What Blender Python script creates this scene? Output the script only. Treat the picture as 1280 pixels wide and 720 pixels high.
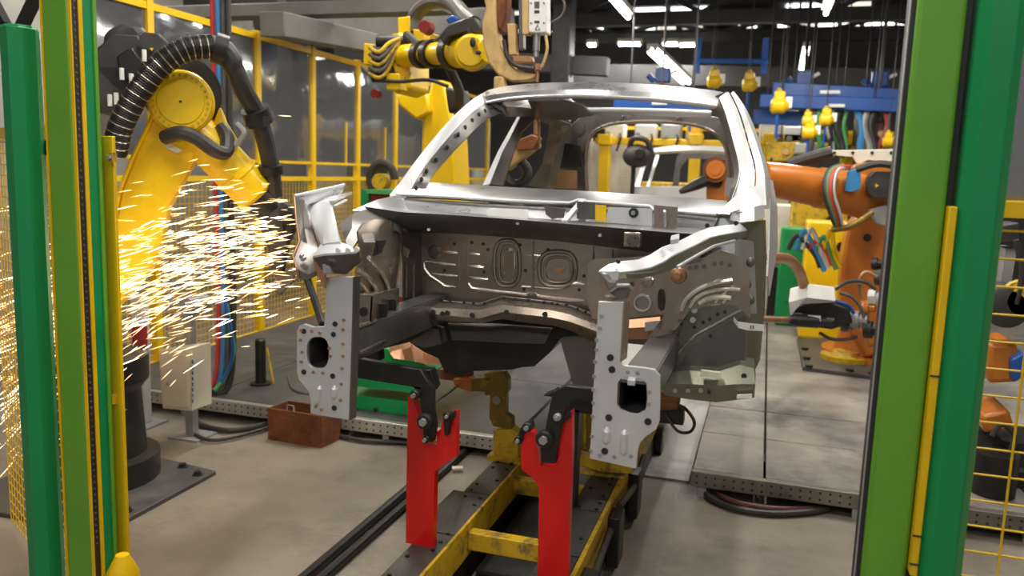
import bpy, bmesh, math, random
from mathutils import Vector, Matrix
from mathutils.geometry import tessellate_polygon
for o in list(bpy.data.objects): bpy.data.objects.remove(o, do_unlink=True)
SC = bpy.context.scene
COL = SC.collection
# ---------------------------------------------------------------- camera
FPX = 1015.0
CAMZ = 1.6
yaw, pit, rol = (math.radians(a) for a in (17.2, 8.2, 1.88))
CW = Vector((-math.sin(yaw)*math.cos(pit), math.cos(yaw)*math.cos(pit), -math.sin(pit)))
_r = Vector((math.cos(yaw), math.sin(yaw), 0)); _u = _r.cross(CW)
CR = math.cos(rol)*_r + math.sin(rol)*_u
CU = math.cos(rol)*_u - math.sin(rol)*_r
CP = Vector((0, 0, CAMZ))
cd = bpy.data.cameras.new('camera'); cd.sensor_width = 36; cd.lens = FPX/1280*36; cd.clip_start = .05
cam = bpy.data.objects.new('camera', cd); COL.objects.link(cam)
m = Matrix((CR, CU, -CW)).transposed().to_4x4(); m.translation = CP
cam.matrix_world = m; SC.camera = cam
cd.dof.use_dof = True; cd.dof.focus_distance = 2.85; cd.dof.aperture_fstop = 2.8
# ---------------------------------------------------------------- world, exposure
w = bpy.data.worlds.new('world'); SC.world = w; w.use_nodes = True
bg = w.node_tree.nodes['Background']; bg.inputs[0].default_value = (1.0, .97, .92, 1); bg.inputs[1].default_value = .30
SC.view_settings.view_transform = 'Standard'; SC.view_settings.look = 'None'
SC.view_settings.gamma = 1; SC.view_settings.use_curve_mapping = False
SC.view_settings.exposure = 0.0
SC.cycles.use_denoising = True
SC.cycles.max_bounces = 8
LAMP_W = 42.0      # watts of one hall lamp

def at(x, y, Y=None, X=None, Z=None):
    """the point of the place that stands on the plane X=, Y= or Z= along one sight line"""
    d = CR*((x-640)/FPX) + CU*((360-y)/FPX) + CW
    if Y is not None: t = Y/d.y
    elif X is not None: t = X/d.x
    else: t = (Z-CAMZ)/d.z
    return CP + d*t
V = Vector
# ---------------------------------------------------------------- materials
def mat(name, col, rough=.5, metal=0., var=.12, scale=6., bump=0., bscale=40., emit=0., ecol=None, alpha=None,
        wear=None, wear_amt=.35, wscale=5., trans=0., spec=.5, stretch=None, rvar=.12, coat=0.):
    M = bpy.data.materials.new(name); M.use_nodes = True
    nt = M.node_tree; N = nt.nodes; L = nt.links
    b = N['Principled BSDF']
    b.inputs['Roughness'].default_value = rough; b.inputs['Metallic'].default_value = metal
    b.inputs['Specular IOR Level'].default_value = spec
    if coat: b.inputs['Coat Weight'].default_value = coat; b.inputs['Coat Roughness'].default_value = .2
    tc = N.new('ShaderNodeTexCoord'); src = tc.outputs['Object']
    if stretch:
        mp = N.new('ShaderNodeMapping'); mp.inputs['Scale'].default_value = stretch; L.new(src, mp.inputs[0]); src = mp.outputs[0]
    n = N.new('ShaderNodeTexNoise'); n.inputs['Scale'].default_value = scale; n.inputs['Detail'].default_value = 5; n.inputs['Roughness'].default_value = .6
    L.new(src, n.inputs[0])
    r = N.new('ShaderNodeValToRGB'); e = r.color_ramp.elements
    e[0].position = .3; e[1].position = .7
    e[0].color = (*[c*(1-var) for c in col], 1); e[1].color = (*[min(1, c*(1+var)) for c in col], 1)
    L.new(n.outputs[0], r.inputs[0]); out = r.outputs[0]
    if wear:
        n2 = N.new('ShaderNodeTexNoise'); n2.inputs['Scale'].default_value = wscale; n2.inputs['Detail'].default_value = 8; n2.inputs['Roughness'].default_value = .7
        L.new(src, n2.inputs[0])
        r2 = N.new('ShaderNodeValToRGB'); r2.color_ramp.elements[0].position = 1-wear_amt-.08; r2.color_ramp.elements[1].position = 1-wear_amt+.08
        L.new(n2.outputs[0], r2.inputs[0])
        mx = N.new('ShaderNodeMix'); mx.data_type = 'RGBA'
        L.new(r2.outputs[0], mx.inputs[0]); L.new(out, mx.inputs[6]); mx.inputs[7].default_value = (*wear, 1); out = mx.outputs[2]
    L.new(out, b.inputs['Base Color'])
    if rvar:
        mr = N.new('ShaderNodeMapRange'); mr.inputs[3].default_value = max(.02, rough-rvar); mr.inputs[4].default_value = min(1, rough+rvar)
        L.new(n.outputs[0], mr.inputs[0]); L.new(mr.outputs[0], b.inputs['Roughness'])
    if bump:
        n3 = N.new('ShaderNodeTexNoise'); n3.inputs['Scale'].default_value = bscale; n3.inputs['Detail'].default_value = 4
        L.new(src, n3.inputs[0])
        bp = N.new('ShaderNodeBump'); bp.inputs['Strength'].default_value = bump; bp.inputs['Distance'].default_value = .01
        L.new(n3.outputs[0], bp.inputs['Height']); L.new(bp.outputs[0], b.inputs['Normal'])
    if emit:
        b.inputs['Emission Color'].default_value = (*(ecol or col), 1); b.inputs['Emission Strength'].default_value = emit
    if trans: b.inputs['Transmission Weight'].default_value = trans
    if alpha is not None: b.inputs['Alpha'].default_value = alpha
    return M
K = {}
K['concrete'] = mat('concrete', (.235, .20, .16), .5, 0, .3, 1.3, .25, 60, wear=(.13, .11, .088), wear_amt=.42, wscale=1.1)
K['lane'] = mat('lane_concrete', (.46, .45, .43), .5, 0, .2, 2, .2, 60, wear=(.2, .19, .18), wear_amt=.4, wscale=1.6)
K['panelfloor'] = mat('platform_panel', (.29, .26, .23), .5, .1, .3, 2.2, .2, 50, wear=(.13, .125, .12), wear_amt=.44, wscale=1.4)
K['darkplate'] = mat('dark_steel_plate', (.10, .098, .095), .5, .5, .3, 5, .2, 60, wear=(.2, .17, .13), wear_amt=.3)
K['alu'] = mat('perforated_profile', (.5, .49, .45), .4, .7, .2, 5, .1, wear=(.3, .26, .18), wear_amt=.3)
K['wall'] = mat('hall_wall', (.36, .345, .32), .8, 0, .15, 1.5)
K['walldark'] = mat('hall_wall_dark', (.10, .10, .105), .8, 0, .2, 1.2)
K['ceil'] = mat('roof_sheet', (.12, .12, .125), .7, 0, .2, 2)
K['girder'] = mat('girder', (.05, .05, .053), .6, .1, .25, 3)
K['beamgrey'] = mat('beam_grey', (.15, .14, .125), .6, .0, .2, 3)
K['yellow'] = mat('fence_yellow', (.80, .50, .004), .38, 0, .1, 4, wear=(.42, .27, .02), wear_amt=.25, wscale=9)
K['ryellow'] = mat('robot_yellow', (.86, .56, .003), .36, 0, .08, 3, coat=.2, wear=(.40, .26, .03), wear_amt=.28, wscale=7)
K['wornyellow'] = mat('worn_yellow', (.62, .39, .01), .5, .0, .2, 6, .2, 40, wear=(.13, .10, .05), wear_amt=.42, wscale=14)
K['olive'] = mat('worn_olive', (.21, .14, .02), .45, .3, .3, 8, .2, 40, wear=(.5, .33, .02), wear_amt=.35, wscale=12)
K['green'] = mat('light_green', (.13, .36, .03), .4, 0, .1, 3, coat=.1)
K['dgreen'] = mat('deep_green', (.0, .25, .075), .4, 0, .08, 3, coat=.1)
K['red'] = mat('red_paint', (.75, .004, .002), .38, 0, .08, 4, coat=.2, wear=(.45, .02, .01), wear_amt=.25, wscale=10)
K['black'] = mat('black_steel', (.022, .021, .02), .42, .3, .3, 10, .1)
K['rubber'] = mat('rubber', (.035, .032, .03), .5, 0, .3, 10)
K['hose'] = mat('grey_hose', (.10, .09, .08), .5, 0, .3, 10)
K['ring'] = mat('steel_wire', (.5, .45, .36), .35, .9, .2, 10)
K['white'] = mat('galvanised_white', (.66, .67, .69), .36, .45, .08, 4, .04, 20, rvar=.1)
K['silver'] = mat('galvanised', (.50, .51, .53), .30, .85, .15, 5, .06, 18, rvar=.12)
K['bright'] = mat('highlight_bead', (.86, .80, .74), .22, .95, .05, 4, rvar=.05)  # highlights on the pressed beads put into a paler colour than the sheet
K['steel'] = mat('bare_sheet_steel', (.36, .30, .25), .28, .85, .18, 4, .06, 14, rvar=.12)
K['greymetal'] = mat('grey_zinc_sheet', (.36, .36, .37), .3, .9, .2, 3, .05, 12)
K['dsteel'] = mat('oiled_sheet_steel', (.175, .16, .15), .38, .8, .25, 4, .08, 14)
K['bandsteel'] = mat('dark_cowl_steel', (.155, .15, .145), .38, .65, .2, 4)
K['olivesteel'] = mat('zinc_tint_steel', (.23, .235, .185), .4, .75, .2, 4, .05)
K['copper'] = mat('copper_tint', (.46, .25, .14), .4, .6, .25, 6)
K['tan'] = mat('tan_gun_casting', (.60, .40, .17), .55, .1, .25, 8, .2, 30, wear=(.28, .17, .06), wear_amt=.35)
K['orange'] = mat('robot_orange', (.50, .15, .015), .36, 0, .15, 4, coat=.2, wear=(.3, .08, .02), wear_amt=.3)
K['rust'] = mat('rusty_steel', (.20, .065, .022), .75, .1, .4, 9, .4, 60, wear=(.1, .035, .015), wear_amt=.45)
K['cream'] = mat('cream_paint', (.70, .66, .56), .45, 0, .08, 4)
K['creamb'] = mat('cream_bracket', (.72, .68, .56), .45, 0, .08, 4)
K['blue'] = mat('blue_paint', (.012, .085, .36), .35, 0, .1, 4)
K['cblue'] = mat('blue_hose', (.05, .28, .62), .4, 0, .1, 4)
K['cred'] = mat('red_hose', (.62, .05, .05), .4, 0, .1, 4)
K['cgreen'] = mat('green_hose', (.08, .34, .10), .4, 0, .1, 4)
K['grey'] = mat('machine_grey', (.33, .33, .33), .45, .3, .15, 5)
K['lightgrey'] = mat('light_grey', (.62, .62, .60), .45, .1, .1, 5)
K['label'] = mat('white_label', (.82, .82, .80), .4, 0, .03, 5)
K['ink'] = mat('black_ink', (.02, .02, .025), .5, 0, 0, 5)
K['board'] = mat('cream_slat', (.68, .66, .58), .55, 0, .06, 5)
K['cabred'] = mat('red_brown_cable', (.13, .045, .035), .5, 0, .2, 8)
K['dirtyalu'] = mat('dirty_profile', (.20, .185, .15), .5, .5, .3, 6, .1, wear=(.34, .28, .12), wear_amt=.3)
K['redbox'] = mat('dark_red', (.28, .02, .02), .5, 0, .2, 5)
K['tube'] = mat('lamp_tube', (1, .98, .93), .4, 0, 0, 5, emit=22, ecol=(1, .97, .9))
K['daylight'] = mat('daylight_pane', (1, 1, 1), .3, 0, 0, 5, emit=3.2, ecol=(.95, .98, 1))
K['skyl'] = mat('frosted_pane', (.9, .9, .85), .3, 0, .1, 5, emit=1.2, ecol=(1, .9, .75))
K['spark'] = mat('spark_glow', (1, .6, .2), .5, 0, 0, 5, emit=4.5, ecol=(1, .62, .32))
K['sparkhot'] = mat('spark_glow_hot', (1, .85, .6), .5, 0, 0, 5, emit=10, ecol=(1, .82, .62))
# clear plastic pane with soft reflections
def pane_mat():
    M = bpy.data.materials.new('clear_polycarbonate'); M.use_nodes = True
    nt = M.node_tree; N = nt.nodes; L = nt.links
    for n in list(N): N.remove(n)
    o = N.new('ShaderNodeOutputMaterial'); t = N.new('ShaderNodeBsdfTransparent'); g = N.new('ShaderNodeBsdfGlossy'); mx = N.new('ShaderNodeMixShader')
    t.inputs[0].default_value = (.86, .87, .88, 1); g.inputs[0].default_value = (.9, .92, .95, 1); g.inputs['Roughness'].default_value = .06
    fr = N.new('ShaderNodeFresnel'); fr.inputs[0].default_value = 1.5
    tc = N.new('ShaderNodeTexCoord'); nz = N.new('ShaderNodeTexNoise'); nz.inputs['Scale'].default_value = 2.2; L.new(tc.outputs['Object'], nz.inputs[0])
    bp = N.new('ShaderNodeBump'); bp.inputs['Strength'].default_value = .12; bp.inputs['Distance'].default_value = .05; L.new(nz.outputs[0], bp.inputs['Height'])
    L.new(bp.outputs[0], g.inputs['Normal'])
    ad = N.new('ShaderNodeMath'); ad.operation = 'ADD'; ad.inputs[1].default_value = .12; L.new(fr.outputs[0], ad.inputs[0])
    L.new(ad.outputs[0], mx.inputs[0]); L.new(t.outputs[0], mx.inputs[1]); L.new(g.outputs[0], mx.inputs[2]); df = N.new('ShaderNodeBsdfDiffuse'); df.inputs[0].default_value = (.5, .5, .52, 1); m2 = N.new('ShaderNodeMixShader'); m2.inputs[0].default_value = .10
    L.new(mx.outputs[0], m2.inputs[1]); L.new(df.outputs[0], m2.inputs[2]); L.new(m2.outputs[0], o.inputs[0])
    return M
K['pane'] = pane_mat()
# ---------------------------------------------------------------- mesh building
def spath(pts, n=5):
    """smooth curve through the points"""
    pts = [V(p) for p in pts]; out = []
    for i in range(len(pts)-1):
        p0 = pts[i-1] if i else pts[0]*2-pts[1]; p1, p2 = pts[i], pts[i+1]
        p3 = pts[i+2] if i+2 < len(pts) else p2*2-p1
        for k in range(n):
            t = k/n
            out.append(.5*((2*p1)+(p2-p0)*t+(2*p0-5*p1+4*p2-p3)*t*t+(3*p1-p0-3*p2+p3)*t**3))
    out.append(pts[-1]); return out
class MB:
    def __init__(s): s.v = []; s.f = []
    def add(s, vs, fs):
        k = len(s.v); s.v += [V(p) for p in vs]; s.f += [[i+k for i in f] for f in fs]; return s
    def box(s, c, size, rot=None):
        c = V(c); h = V(size)/2; R_ = rot or Matrix.Identity(3)
        vs = [c+R_@V((x*h.x, y*h.y, z*h.z)) for z in (-1, 1) for y in (-1, 1) for x in (-1, 1)]
        return s.add(vs, [[0, 2, 3, 1], [4, 5, 7, 6], [0, 1, 5, 4], [2, 6, 7, 3], [0, 4, 6, 2], [1, 3, 7, 5]])
    def span(s, a, b):
        a = V(a); b = V(b); return s.box((a+b)/2, [abs(q) for q in (b-a)])
    def bar(s, p0, p1, w_, h_, up=(0, 0, 1)):
        p0 = V(p0); p1 = V(p1); d = (p1-p0).normalized(); up = V(up)
        x = d.cross(up)
        if x.length < 1e-4: x = d.cross(V((1, 0, 0)))
        x.normalize(); z = x.cross(d)
        vs = [p+x*(a*w_/2)+z*(b*h_/2) for p in (p0, p1) for a, b in ((-1, -1), (1, -1), (1, 1), (-1, 1))]
        return s.add(vs, [[0, 1, 2, 3], [7, 6, 5, 4], [0, 4, 5, 1], [1, 5, 6, 2], [2, 6, 7, 3], [3, 7, 4, 0]])
    def cyl(s, p0, p1, r0, r1=None, n=14):
        return s.tube([p0, p1], [r0, r0 if r1 is None else r1], n)
    def tube(s, pts, r, n=8, up=None):
        pts = [V(p) for p in pts]; k = len(pts)
        rs = r if isinstance(r, (list, tuple)) else [r]*k
        d = (pts[1]-pts[0]).normalized(); a = d.orthogonal().normalized()
        vs = []; fs = []
        for i, p in enumerate(pts):
            t = (pts[min(i+1, k-1)]-pts[max(i-1, 0)])
            if t.length < 1e-9: t = d
            t.normalize(); a = (a-t*a.dot(t)).normalized(); b = t.cross(a)
            vs += [p+(a*math.cos(2*math.pi*j/n)+b*math.sin(2*math.pi*j/n))*rs[i] for j in range(n)]
        for i in range(k-1):
            for j in range(n):
                q = (j+1) % n; fs.append([i*n+j, i*n+q, (i+1)*n+q, (i+1)*n+j])
        fs.append(list(range(n))[::-1]); fs.append([(k-1)*n+j for j in range(n)])
        return s.add(vs, fs)
    def lathe(s, base, axis, prof, n=20):
        """prof: list of (distance along axis, radius)"""
        base = V(base); ax = V(axis).normalized(); return s.tube([base+ax*h for h, _ in prof], [max(q, 1e-4) for _, q in prof], n) if len(set(h for h, _ in prof)) == len(prof) else s._lathe(base, ax, prof, n)
    def _lathe(s, base, ax, prof, n):
        a = ax.orthogonal().normalized(); b = ax.cross(a); vs = []; fs = []
        for h, r in prof: vs += [base+ax*h+(a*math.cos(2*math.pi*j/n)+b*math.sin(2*math.pi*j/n))*max(r, 1e-4) for j in range(n)]
        k = len(prof)
        for i in range(k-1):
            for j in range(n):
                q = (j+1) % n; fs.append([i*n+j, i*n+q, (i+1)*n+q, (i+1)*n+j])
        fs.append(list(range(n))[::-1]); fs.append([(k-1)*n+j for j in range(n)])
        return s.add(vs, fs)
    def prism(s, pts, ext):
        return s.plate(pts, [], ext)
    def plate(s, outline, holes, ext):
        """flat sheet with cut-outs, given thickness by the vector ext"""
        loops = [[V(p) for p in outline]]+[[V(p) for p in h] for h in holes]
        ext = V(ext); tri = tessellate_polygon(loops); allp = [p for l in loops for p in l]; n = len(allp)
        vs = allp+[p+ext for p in allp]
        fs = [list(t) for t in tri]+[[i+n for i in t][::-1] for t in tri]; k = 0
        for l in loops:
            c = len(l)
            for i in range(c):
                j = (i+1) % c; fs.append([k+i, k+j, k+j+n, k+i+n])
            k += c
        return s.add(vs, fs)
    def loft(s, rows, th=None):
        """sheet through rows of points; th: thickness vector"""
        rows = [[V(p) for p in r] for r in rows]; c = len(rows[0]); k = len(rows)
        vs = [p for r in rows for p in r]
        fs = [[i*c+j, i*c+j+1, (i+1)*c+j+1, (i+1)*c+j] for i in range(k-1) for j in range(c-1)]
        if th is not None:
            th = V(th); n = len(vs); vs = vs+[p+th for p in vs]; fs += [[q+n for q in f][::-1] for f in fs]
            per = [j for j in range(c)]+[i*c+c-1 for i in range(1, k)]+[(k-1)*c+j for j in range(c-2, -1, -1)]+[i*c for i in range(k-2, 0, -1)]
            for a, b in zip(per, per[1:]+per[:1]): fs.append([a, b, b+n, a+n])
        return s.add(vs, fs)
    def sphere(s, c, r, n=10, sc=(1, 1, 1)):
        c = V(c); vs = []; fs = []
        for i in range(n+1):
            th = math.pi*i/n
            for j in range(n*2):
                ph = math.pi*j/n; vs.append(c+V((math.sin(th)*math.cos(ph)*r*sc[0], math.sin(th)*math.sin(ph)*r*sc[1], math.cos(th)*r*sc[2])))
        for i in range(n):
            for j in range(2*n):
                q = (j+1) % (2*n); fs.append([i*2*n+j, i*2*n+q, (i+1)*2*n+q, (i+1)*2*n+j])
        return s.add(vs, fs)
    def build(s, name, material, parent=None, bevel=0, smooth=True, fix=True):
        off = parent.matrix_world.translation.copy() if parent else V((0, 0, 0))
        p = parent; off = V((0, 0, 0))
        while p: off += p.location; p = p.parent
        me = bpy.data.meshes.new(name); me.from_pydata([q-off for q in s.v], [], s.f)
        if fix:
            bm = bmesh.new(); bm.from_mesh(me); bmesh.ops.recalc_face_normals(bm, faces=bm.faces); bm.to_mesh(me); bm.free()
        me.materials.append(K[material] if isinstance(material, str) else material)
        if smooth:
            me.polygons.foreach_set('use_smooth', [True]*len(me.polygons)); me.set_sharp_from_angle(angle=math.radians(30))
        o = bpy.data.objects.new(name, me); COL.objects.link(o)
        if parent: o.parent = parent
        if bevel:
            b = o.modifiers.new('bevel', 'BEVEL'); b.width = bevel; b.segments = 2; b.limit_method = 'ANGLE'; b.angle_limit = math.radians(50)
        return o
def tag(o, label=None, cat=None, group=None, kind=None):
    for k, q in (('label', label), ('category', cat), ('group', group), ('kind', kind)):
        if q: o[k] = q
    return o
def thing(name, label, cat, loc, group=None):
    o = bpy.data.objects.new(name, None); COL.objects.link(o); o.location = V(loc); o.empty_display_size = .1
    return tag(o, label, cat, group)
def struct(o): o['kind'] = 'structure'; return o
def circ(c, r, nrm, n=12, r2=None, ph=0):
    """ring of points round c in the plane across nrm"""
    c = V(c); nrm = V(nrm).normalized(); a = nrm.cross(V((0, 0, 1)))
    if a.length < 1e-3: a = V((1, 0, 0))
    a.normalize(); b = a.cross(nrm)
    r2 = r if r2 is None else r2
    return [c+a*(r*math.cos(2*math.pi*i/n+ph))+b*(r2*math.sin(2*math.pi*i/n+ph)) for i in range(n)]
# ================================================================ SETTING
f = MB().span((-9, -4, -.1), (8, 19, 0)); struct(f.build('floor', 'concrete'))
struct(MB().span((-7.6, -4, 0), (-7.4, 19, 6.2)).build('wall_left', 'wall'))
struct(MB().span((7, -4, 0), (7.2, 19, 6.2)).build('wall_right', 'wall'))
wb = MB()
ZB = lambda y: at(900, y, Y=17).z
z1, z2, z3, z4 = ZB(36), ZB(30), ZB(19), ZB(5)
wb.span((-9, 17, 0), (8, 17.2, z1)); wb.span((-9, 17, z2), (8, 17.2, z3)); wb.span((-9, 17, z4), (8, 17.2, 6.2))
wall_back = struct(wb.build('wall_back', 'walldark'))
for n_, (za, zb_, w0, gap) in enumerate(((z1, z2, .34, .05), (z3, z4, .62, .10))):
    wn = bpy.data.objects.new('window_%d' % (n_+1), None); COL.objects.link(wn); wn.location = (-1, 17.05, za); struct(wn)
    MB().span((-9, 17.15, za), (8, 17.19, zb_)).build('window_frame', 'girder', wn)
    x = -6.0; random.seed(4+n_)
    while x < 6.5:
        ww = w0*random.uniform(.6, 1.6)
        if random.random() < .78:
            MB().span((x, 17.06, za+.02), (x+ww, 17.09, zb_-.02)).build('pane', 'daylight' if random.random() < .7 else 'skyl', wn)
        x += ww+gap*random.uniform(.6, 3)
struct(MB().span((-9, -4, 6.2), (8, 19, 6.35)).build('ceiling', 'ceil'))
# roof girders: each has chords and lattice
def girder(name, Y, za, zb_, x0=-7.4, x1=7.0, th=.16, lat=True):
    t = bpy.data.objects.new(name, None); COL.objects.link(t); t.location = ((x0+x1)/2, Y, za); struct(t)
    MB().span((x0, Y-th/2, za), (x1, Y+th/2, za+.18)).build('bottom_chord', 'girder', t)
    MB().span((x0, Y-th/2, zb_-.16), (x1, Y+th/2, zb_)).build('top_chord', 'girder', t)
    if lat:
        n = int((x1-x0)/.9)
        for i in range(n):
            xa = x0+(x1-x0)*i/n; xb = x0+(x1-x0)*(i+1)/n
            a, b = ((za+.17, zb_-.15) if i % 2 else (zb_-.15, za+.17))
            MB().bar((xa, Y, a), (xb, Y, b), .06, .06).build('lattice_bar', 'girder', t)
    return t
girder('trim_1', 15.5, ZB(52)-.25, ZB(38)+.05)
girder('trim_2', 12.2, at(900, 30, Y=12.2).z, at(900, 30, Y=12.2).z+.75)
girder('trim_3', 9.2, at(900, -14, Y=9.2).z, at(900, -14, Y=9.2).z+.7)
# grey box beams over the left of the cell
def gbeam(name, p0, p1, w_, h_, m_='beamgrey'):
    return struct(MB().bar(p0, p1, w_, h_).build(name, m_, bevel=.008))
gbeam('trim_4', at(240, 44, Y=8.5), at(640, 26, Y=8.5)+V((0, 0, 0)), .2, .26)
gbeam('trim_5', at(150, 20, Y=7.0), at(560, 8, Y=7.0), .22, .12)
gbeam('trim_6', at(340, 30, Y=6), at(500, 62, Y=9.4), .22, .20)
gbeam('trim_7', at(400, 66, Y=10), at(760, 84, Y=10), .2, .22, 'girder')
gbeam('trim_8', at(706, 10, Y=9.6)+V((0, 0, 1.2)), V((at(706, 10, Y=9.6).x, 9.6, 0)), .24, .22, 'black')
gbeam('trim_9', at(1000, 116, Y=16), at(1130, 116, Y=16), .2, .3, 'wall')
gbeam('trim_10', at(700, 92, Y=15.2), at(1130, 100, Y=15.2), .2, .35, 'walldark')
# ---- raised platform decks either side of the track
PZ = .13
def platform(name, label, x0, x1, y1, cuts_x, cuts_y, floor_mat, PY, edge='alu'):
    t = thing(name, label, 'platform', ((x0+x1)/2, PY, 0))
    xs = [x0]+[c for c in cuts_x if x0 < c < x1]+[x1]; ys = [PY+.045]+list(cuts_y)+[y1]
    g = .006
    for i in range(len(xs)-1):
        for j in range(len(ys)-1):
            MB().span((xs[i]+g, ys[j]+g, PZ-.03), (xs[i+1]-g, ys[j+1]-g, PZ-random.uniform(0, .002))).build('floor_panel', floor_mat, t, bevel=.003)
    pf = MB().span((x0, PY, PZ-.078), (x1, PY+.045, PZ)).build('edge_profile', edge, t, bevel=.004)
    hm = MB()
    n = int((x1-x0)/.045)
    for i in range(n):
        for zz in (PZ-.022, PZ-.056):
            hm.cyl((x0+.03+i*.045, PY-.0015, zz), (x0+.03+i*.045, PY+.002, zz), .0065, n=6)
    h = hm.build('bolt_holes', 'ink', pf); h['kind'] = 'stuff'
    k = max(2, int((x1-x0)/.7))
    for i in range(k+1):
        xx = x0+.06+(x1-x0-.12)*i/k
        MB().span((xx-.02, PY+.005, 0), (xx+.02, PY+.04, PZ-.075)).build('foot', 'grey', t)
    MB().span((x0, PY+.4, 0), (x1, PY+.5, PZ-.035)).build('support_beam', 'black', t)
    return t
random.seed(1)
platform('raised_platform', 'dark steel platform deck with perforated edge profile behind the rusty box', -4.2, -1.26, 9, (-3.3, -2.3), (5.4, 7.2), 'darkplate', 4.14)
platform('raised_platform', 'grey-tan platform deck with perforated edge profile under the orange robot', -.27, 4.2, 12, (.085, 1.3, 2.6), (4.72, 5.3, 6.9, 8.6), 'panelfloor', 4.03, 'dirtyalu')
# pale concrete lane between the two decks
struct(MB().span((-1.24, 4.2, 0), (-.29, 14, .012)).build('floor_lane', 'lane'))
# conduit bars on the floor, left of the trolley
def conduit(x, r, label, y0, y1):
    o = MB().cyl((x, y0, r), (x, y1, r), r, n=10).build('floor_conduit', 'black'); return tag(o, label, 'conduit', 'floor conduits')
conduit(-1.60, .022, 'dark round conduit on the floor, the one farther from the trolley', 2.1, 4.6)
conduit(-1.535, .020, 'dark round conduit on the floor, the one nearer the trolley', 2.1, 4.6)
a = at(560, 556, Z=.02); b = at(706, 456, Z=.02)
tag(MB().bar(a+V((0,0,.03)), b+V((0,0,.03)), .06, .05).build('lane_rail', 'black', bevel=.004), 'dark steel rail lying on the pale lane under the car', 'rail')
# ---- lamps: fluorescent battens
def lamp(p0, p1, label, watts=LAMP_W, tubes=1, r=.022, group='fluorescent hall lamps'):
    p0 = V(p0); p1 = V(p1); c = (p0+p1)/2; d = (p1-p0).normalized(); side = d.cross(V((0, 0, 1))).normalized()
    t = thing('fluorescent_lamp', label, 'lamp', c+V((0, 0, .12)), group)
    MB().bar(p0+V((0, 0, .075)), p1+V((0, 0, .075)), .10*max(1, tubes*.8), .06).build('housing', 'lightgrey', t)
    for k in range(tubes):
        q = side*((k-(tubes-1)/2)*.09)
        MB().cyl(p0+d*.03+q, p1-d*.03+q, r, n=8).build('tube', 'tube', t)
        for e in (p0, p1): MB().bar(e+q, e+q+d*.001+V((0, 0, .07)), .05, .03, up=d).build('end_cap', 'lightgrey', t)
    for e in (.2, .8):
        q = p0.lerp(p1, e); MB().cyl(q+V((0, 0, .1)), V((q.x, q.y, 6.2)), .005, n=6).build('hanger_rod', 'girder', t)
    L_ = bpy.data.lights.new('batten_light', 'AREA'); L_.shape = 'RECTANGLE'; L_.size = .2; L_.size_y = (p1-p0).length; L_.energy = watts; L_.color = (1, .95, .86)
    lo = bpy.data.objects.new('batten_light', L_); COL.objects.link(lo); lo.parent = t
    lo.location = c+V((0, 0, -.06))-t.location; x = d.cross(V((0, 0, 1))).normalized(); zz = V((0, 0, 1)); lo.rotation_euler = Matrix((x, d, x.cross(d))).transposed().to_euler()
    return t
def lampline(x, y0, y1, z, label, **k): return lamp((x, y0, z), (x, y1, z), label, **k)
# those in view
lamp(at(758, -8, Y=8.2), at(786, 23, Y=9.6), 'bright tube lamp hanging left of the dark roof girders, highest in view')
lamp(at(815, 64, Y=11.6), at(858, 104, Y=13.6), 'twin tube lamp directly above the silver car roof', tubes=2, r=.03)
lamp(at(1040, -6, Y=8.6), at(1032, 18, Y=9.6), 'short bright tube lamp under the girder above the blue hoist beams')
lamp(at(1008, 62, Y=11.8), at(999, 106, Y=14.4), 'tube lamp just above the blue hoist beams')
for px, py, wd in ((740, 57, 13), (787, 56, 30), (838, 56, 22), (860, 57, 24)):
    lamp(at(px-wd/2, py, Y=14.8), at(px+wd/2, py, Y=14.8), 'distant tube lamp in the row beneath the far girder, %s' % {740: 'the small dim one', 787: 'second from the dim one', 838: 'third from the dim one', 860: 'the one nearest the blue brackets'}[px], watts=12)
# the rows that light the cell from above the frame
for i, (x, y, nm) in enumerate(((-1.7, 1.2, 'over the camera side of the trolley'), (.9, 1.2, 'over the gate posts'), (-2.6, 4.2, 'over the yellow welding robot'), (-.4, 4.4, 'over the car windscreen'), (1.6, 5.0, 'over the orange robot'), (-3.6, 7.6, 'over the fence corner'), (-5.9, 6.0, 'behind the yellow cell fence, added to brighten its panes'), (-1.5, -2.6, 'unseen behind the viewer, added fill on the spark side'), (.8, -2.6, 'unseen behind the viewer, added fill on the mesh side'))):
    lampline(x, y, y+1.5, 4.3, 'tube lamp hung high '+nm, watts=LAMP_W*(1.0 if y < 0 else 1.6), tubes=2)  # lamps behind fence and viewer are additions to brighten panes and post fronts
# ================================================================ CAR BODY SHELL
car = thing('car_body', 'bare silver car body shell with open engine bay carried on the yellow trolley', 'car', (-.76, 3.4, .75))
def S(pts, Y):
    """points on one cross plane of the car"""
    return [at(x, y, Y=Y) for x, y in pts]
def S3(pts): return [at(x, y, Y=Y) for x, y, Y in pts]
Yf = 2.05
XC = -.76
def mir(p): return V((2*XC-p[0], p[1], p[2]))
def hole(cx, cy, rx, ry, Y, n=16, sq=0.):
    out = []
    for i in range(n):
        t = 2*math.pi*i/n; c, s_ = math.cos(t), math.sin(t)
        if sq: c = math.copysign(abs(c)**(1-sq), c); s_ = math.copysign(abs(s_)**(1-sq), s_)
        out.append(at(cx+rx*c, cy+ry*s_, Y=Y))
    return out
def rivets(pts, Y, r, m_, parent, name='weld_spot', dy=-.004):
    for x, y in pts:
        p = at(x, y, Y=Y); MB().cyl(p+V((0, dy, 0)), p+V((0, .003, 0)), r, n=8).build(name, m_, parent)
def hollow(parent, x, y, Y, r):   # dark pierced hole
    p = at(x, y, Y=Y); MB().cyl(p+V((0, -.0025, 0)), p+V((0, .006, 0)), r, n=10).build('pierced_hole', 'ink', parent)
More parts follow.
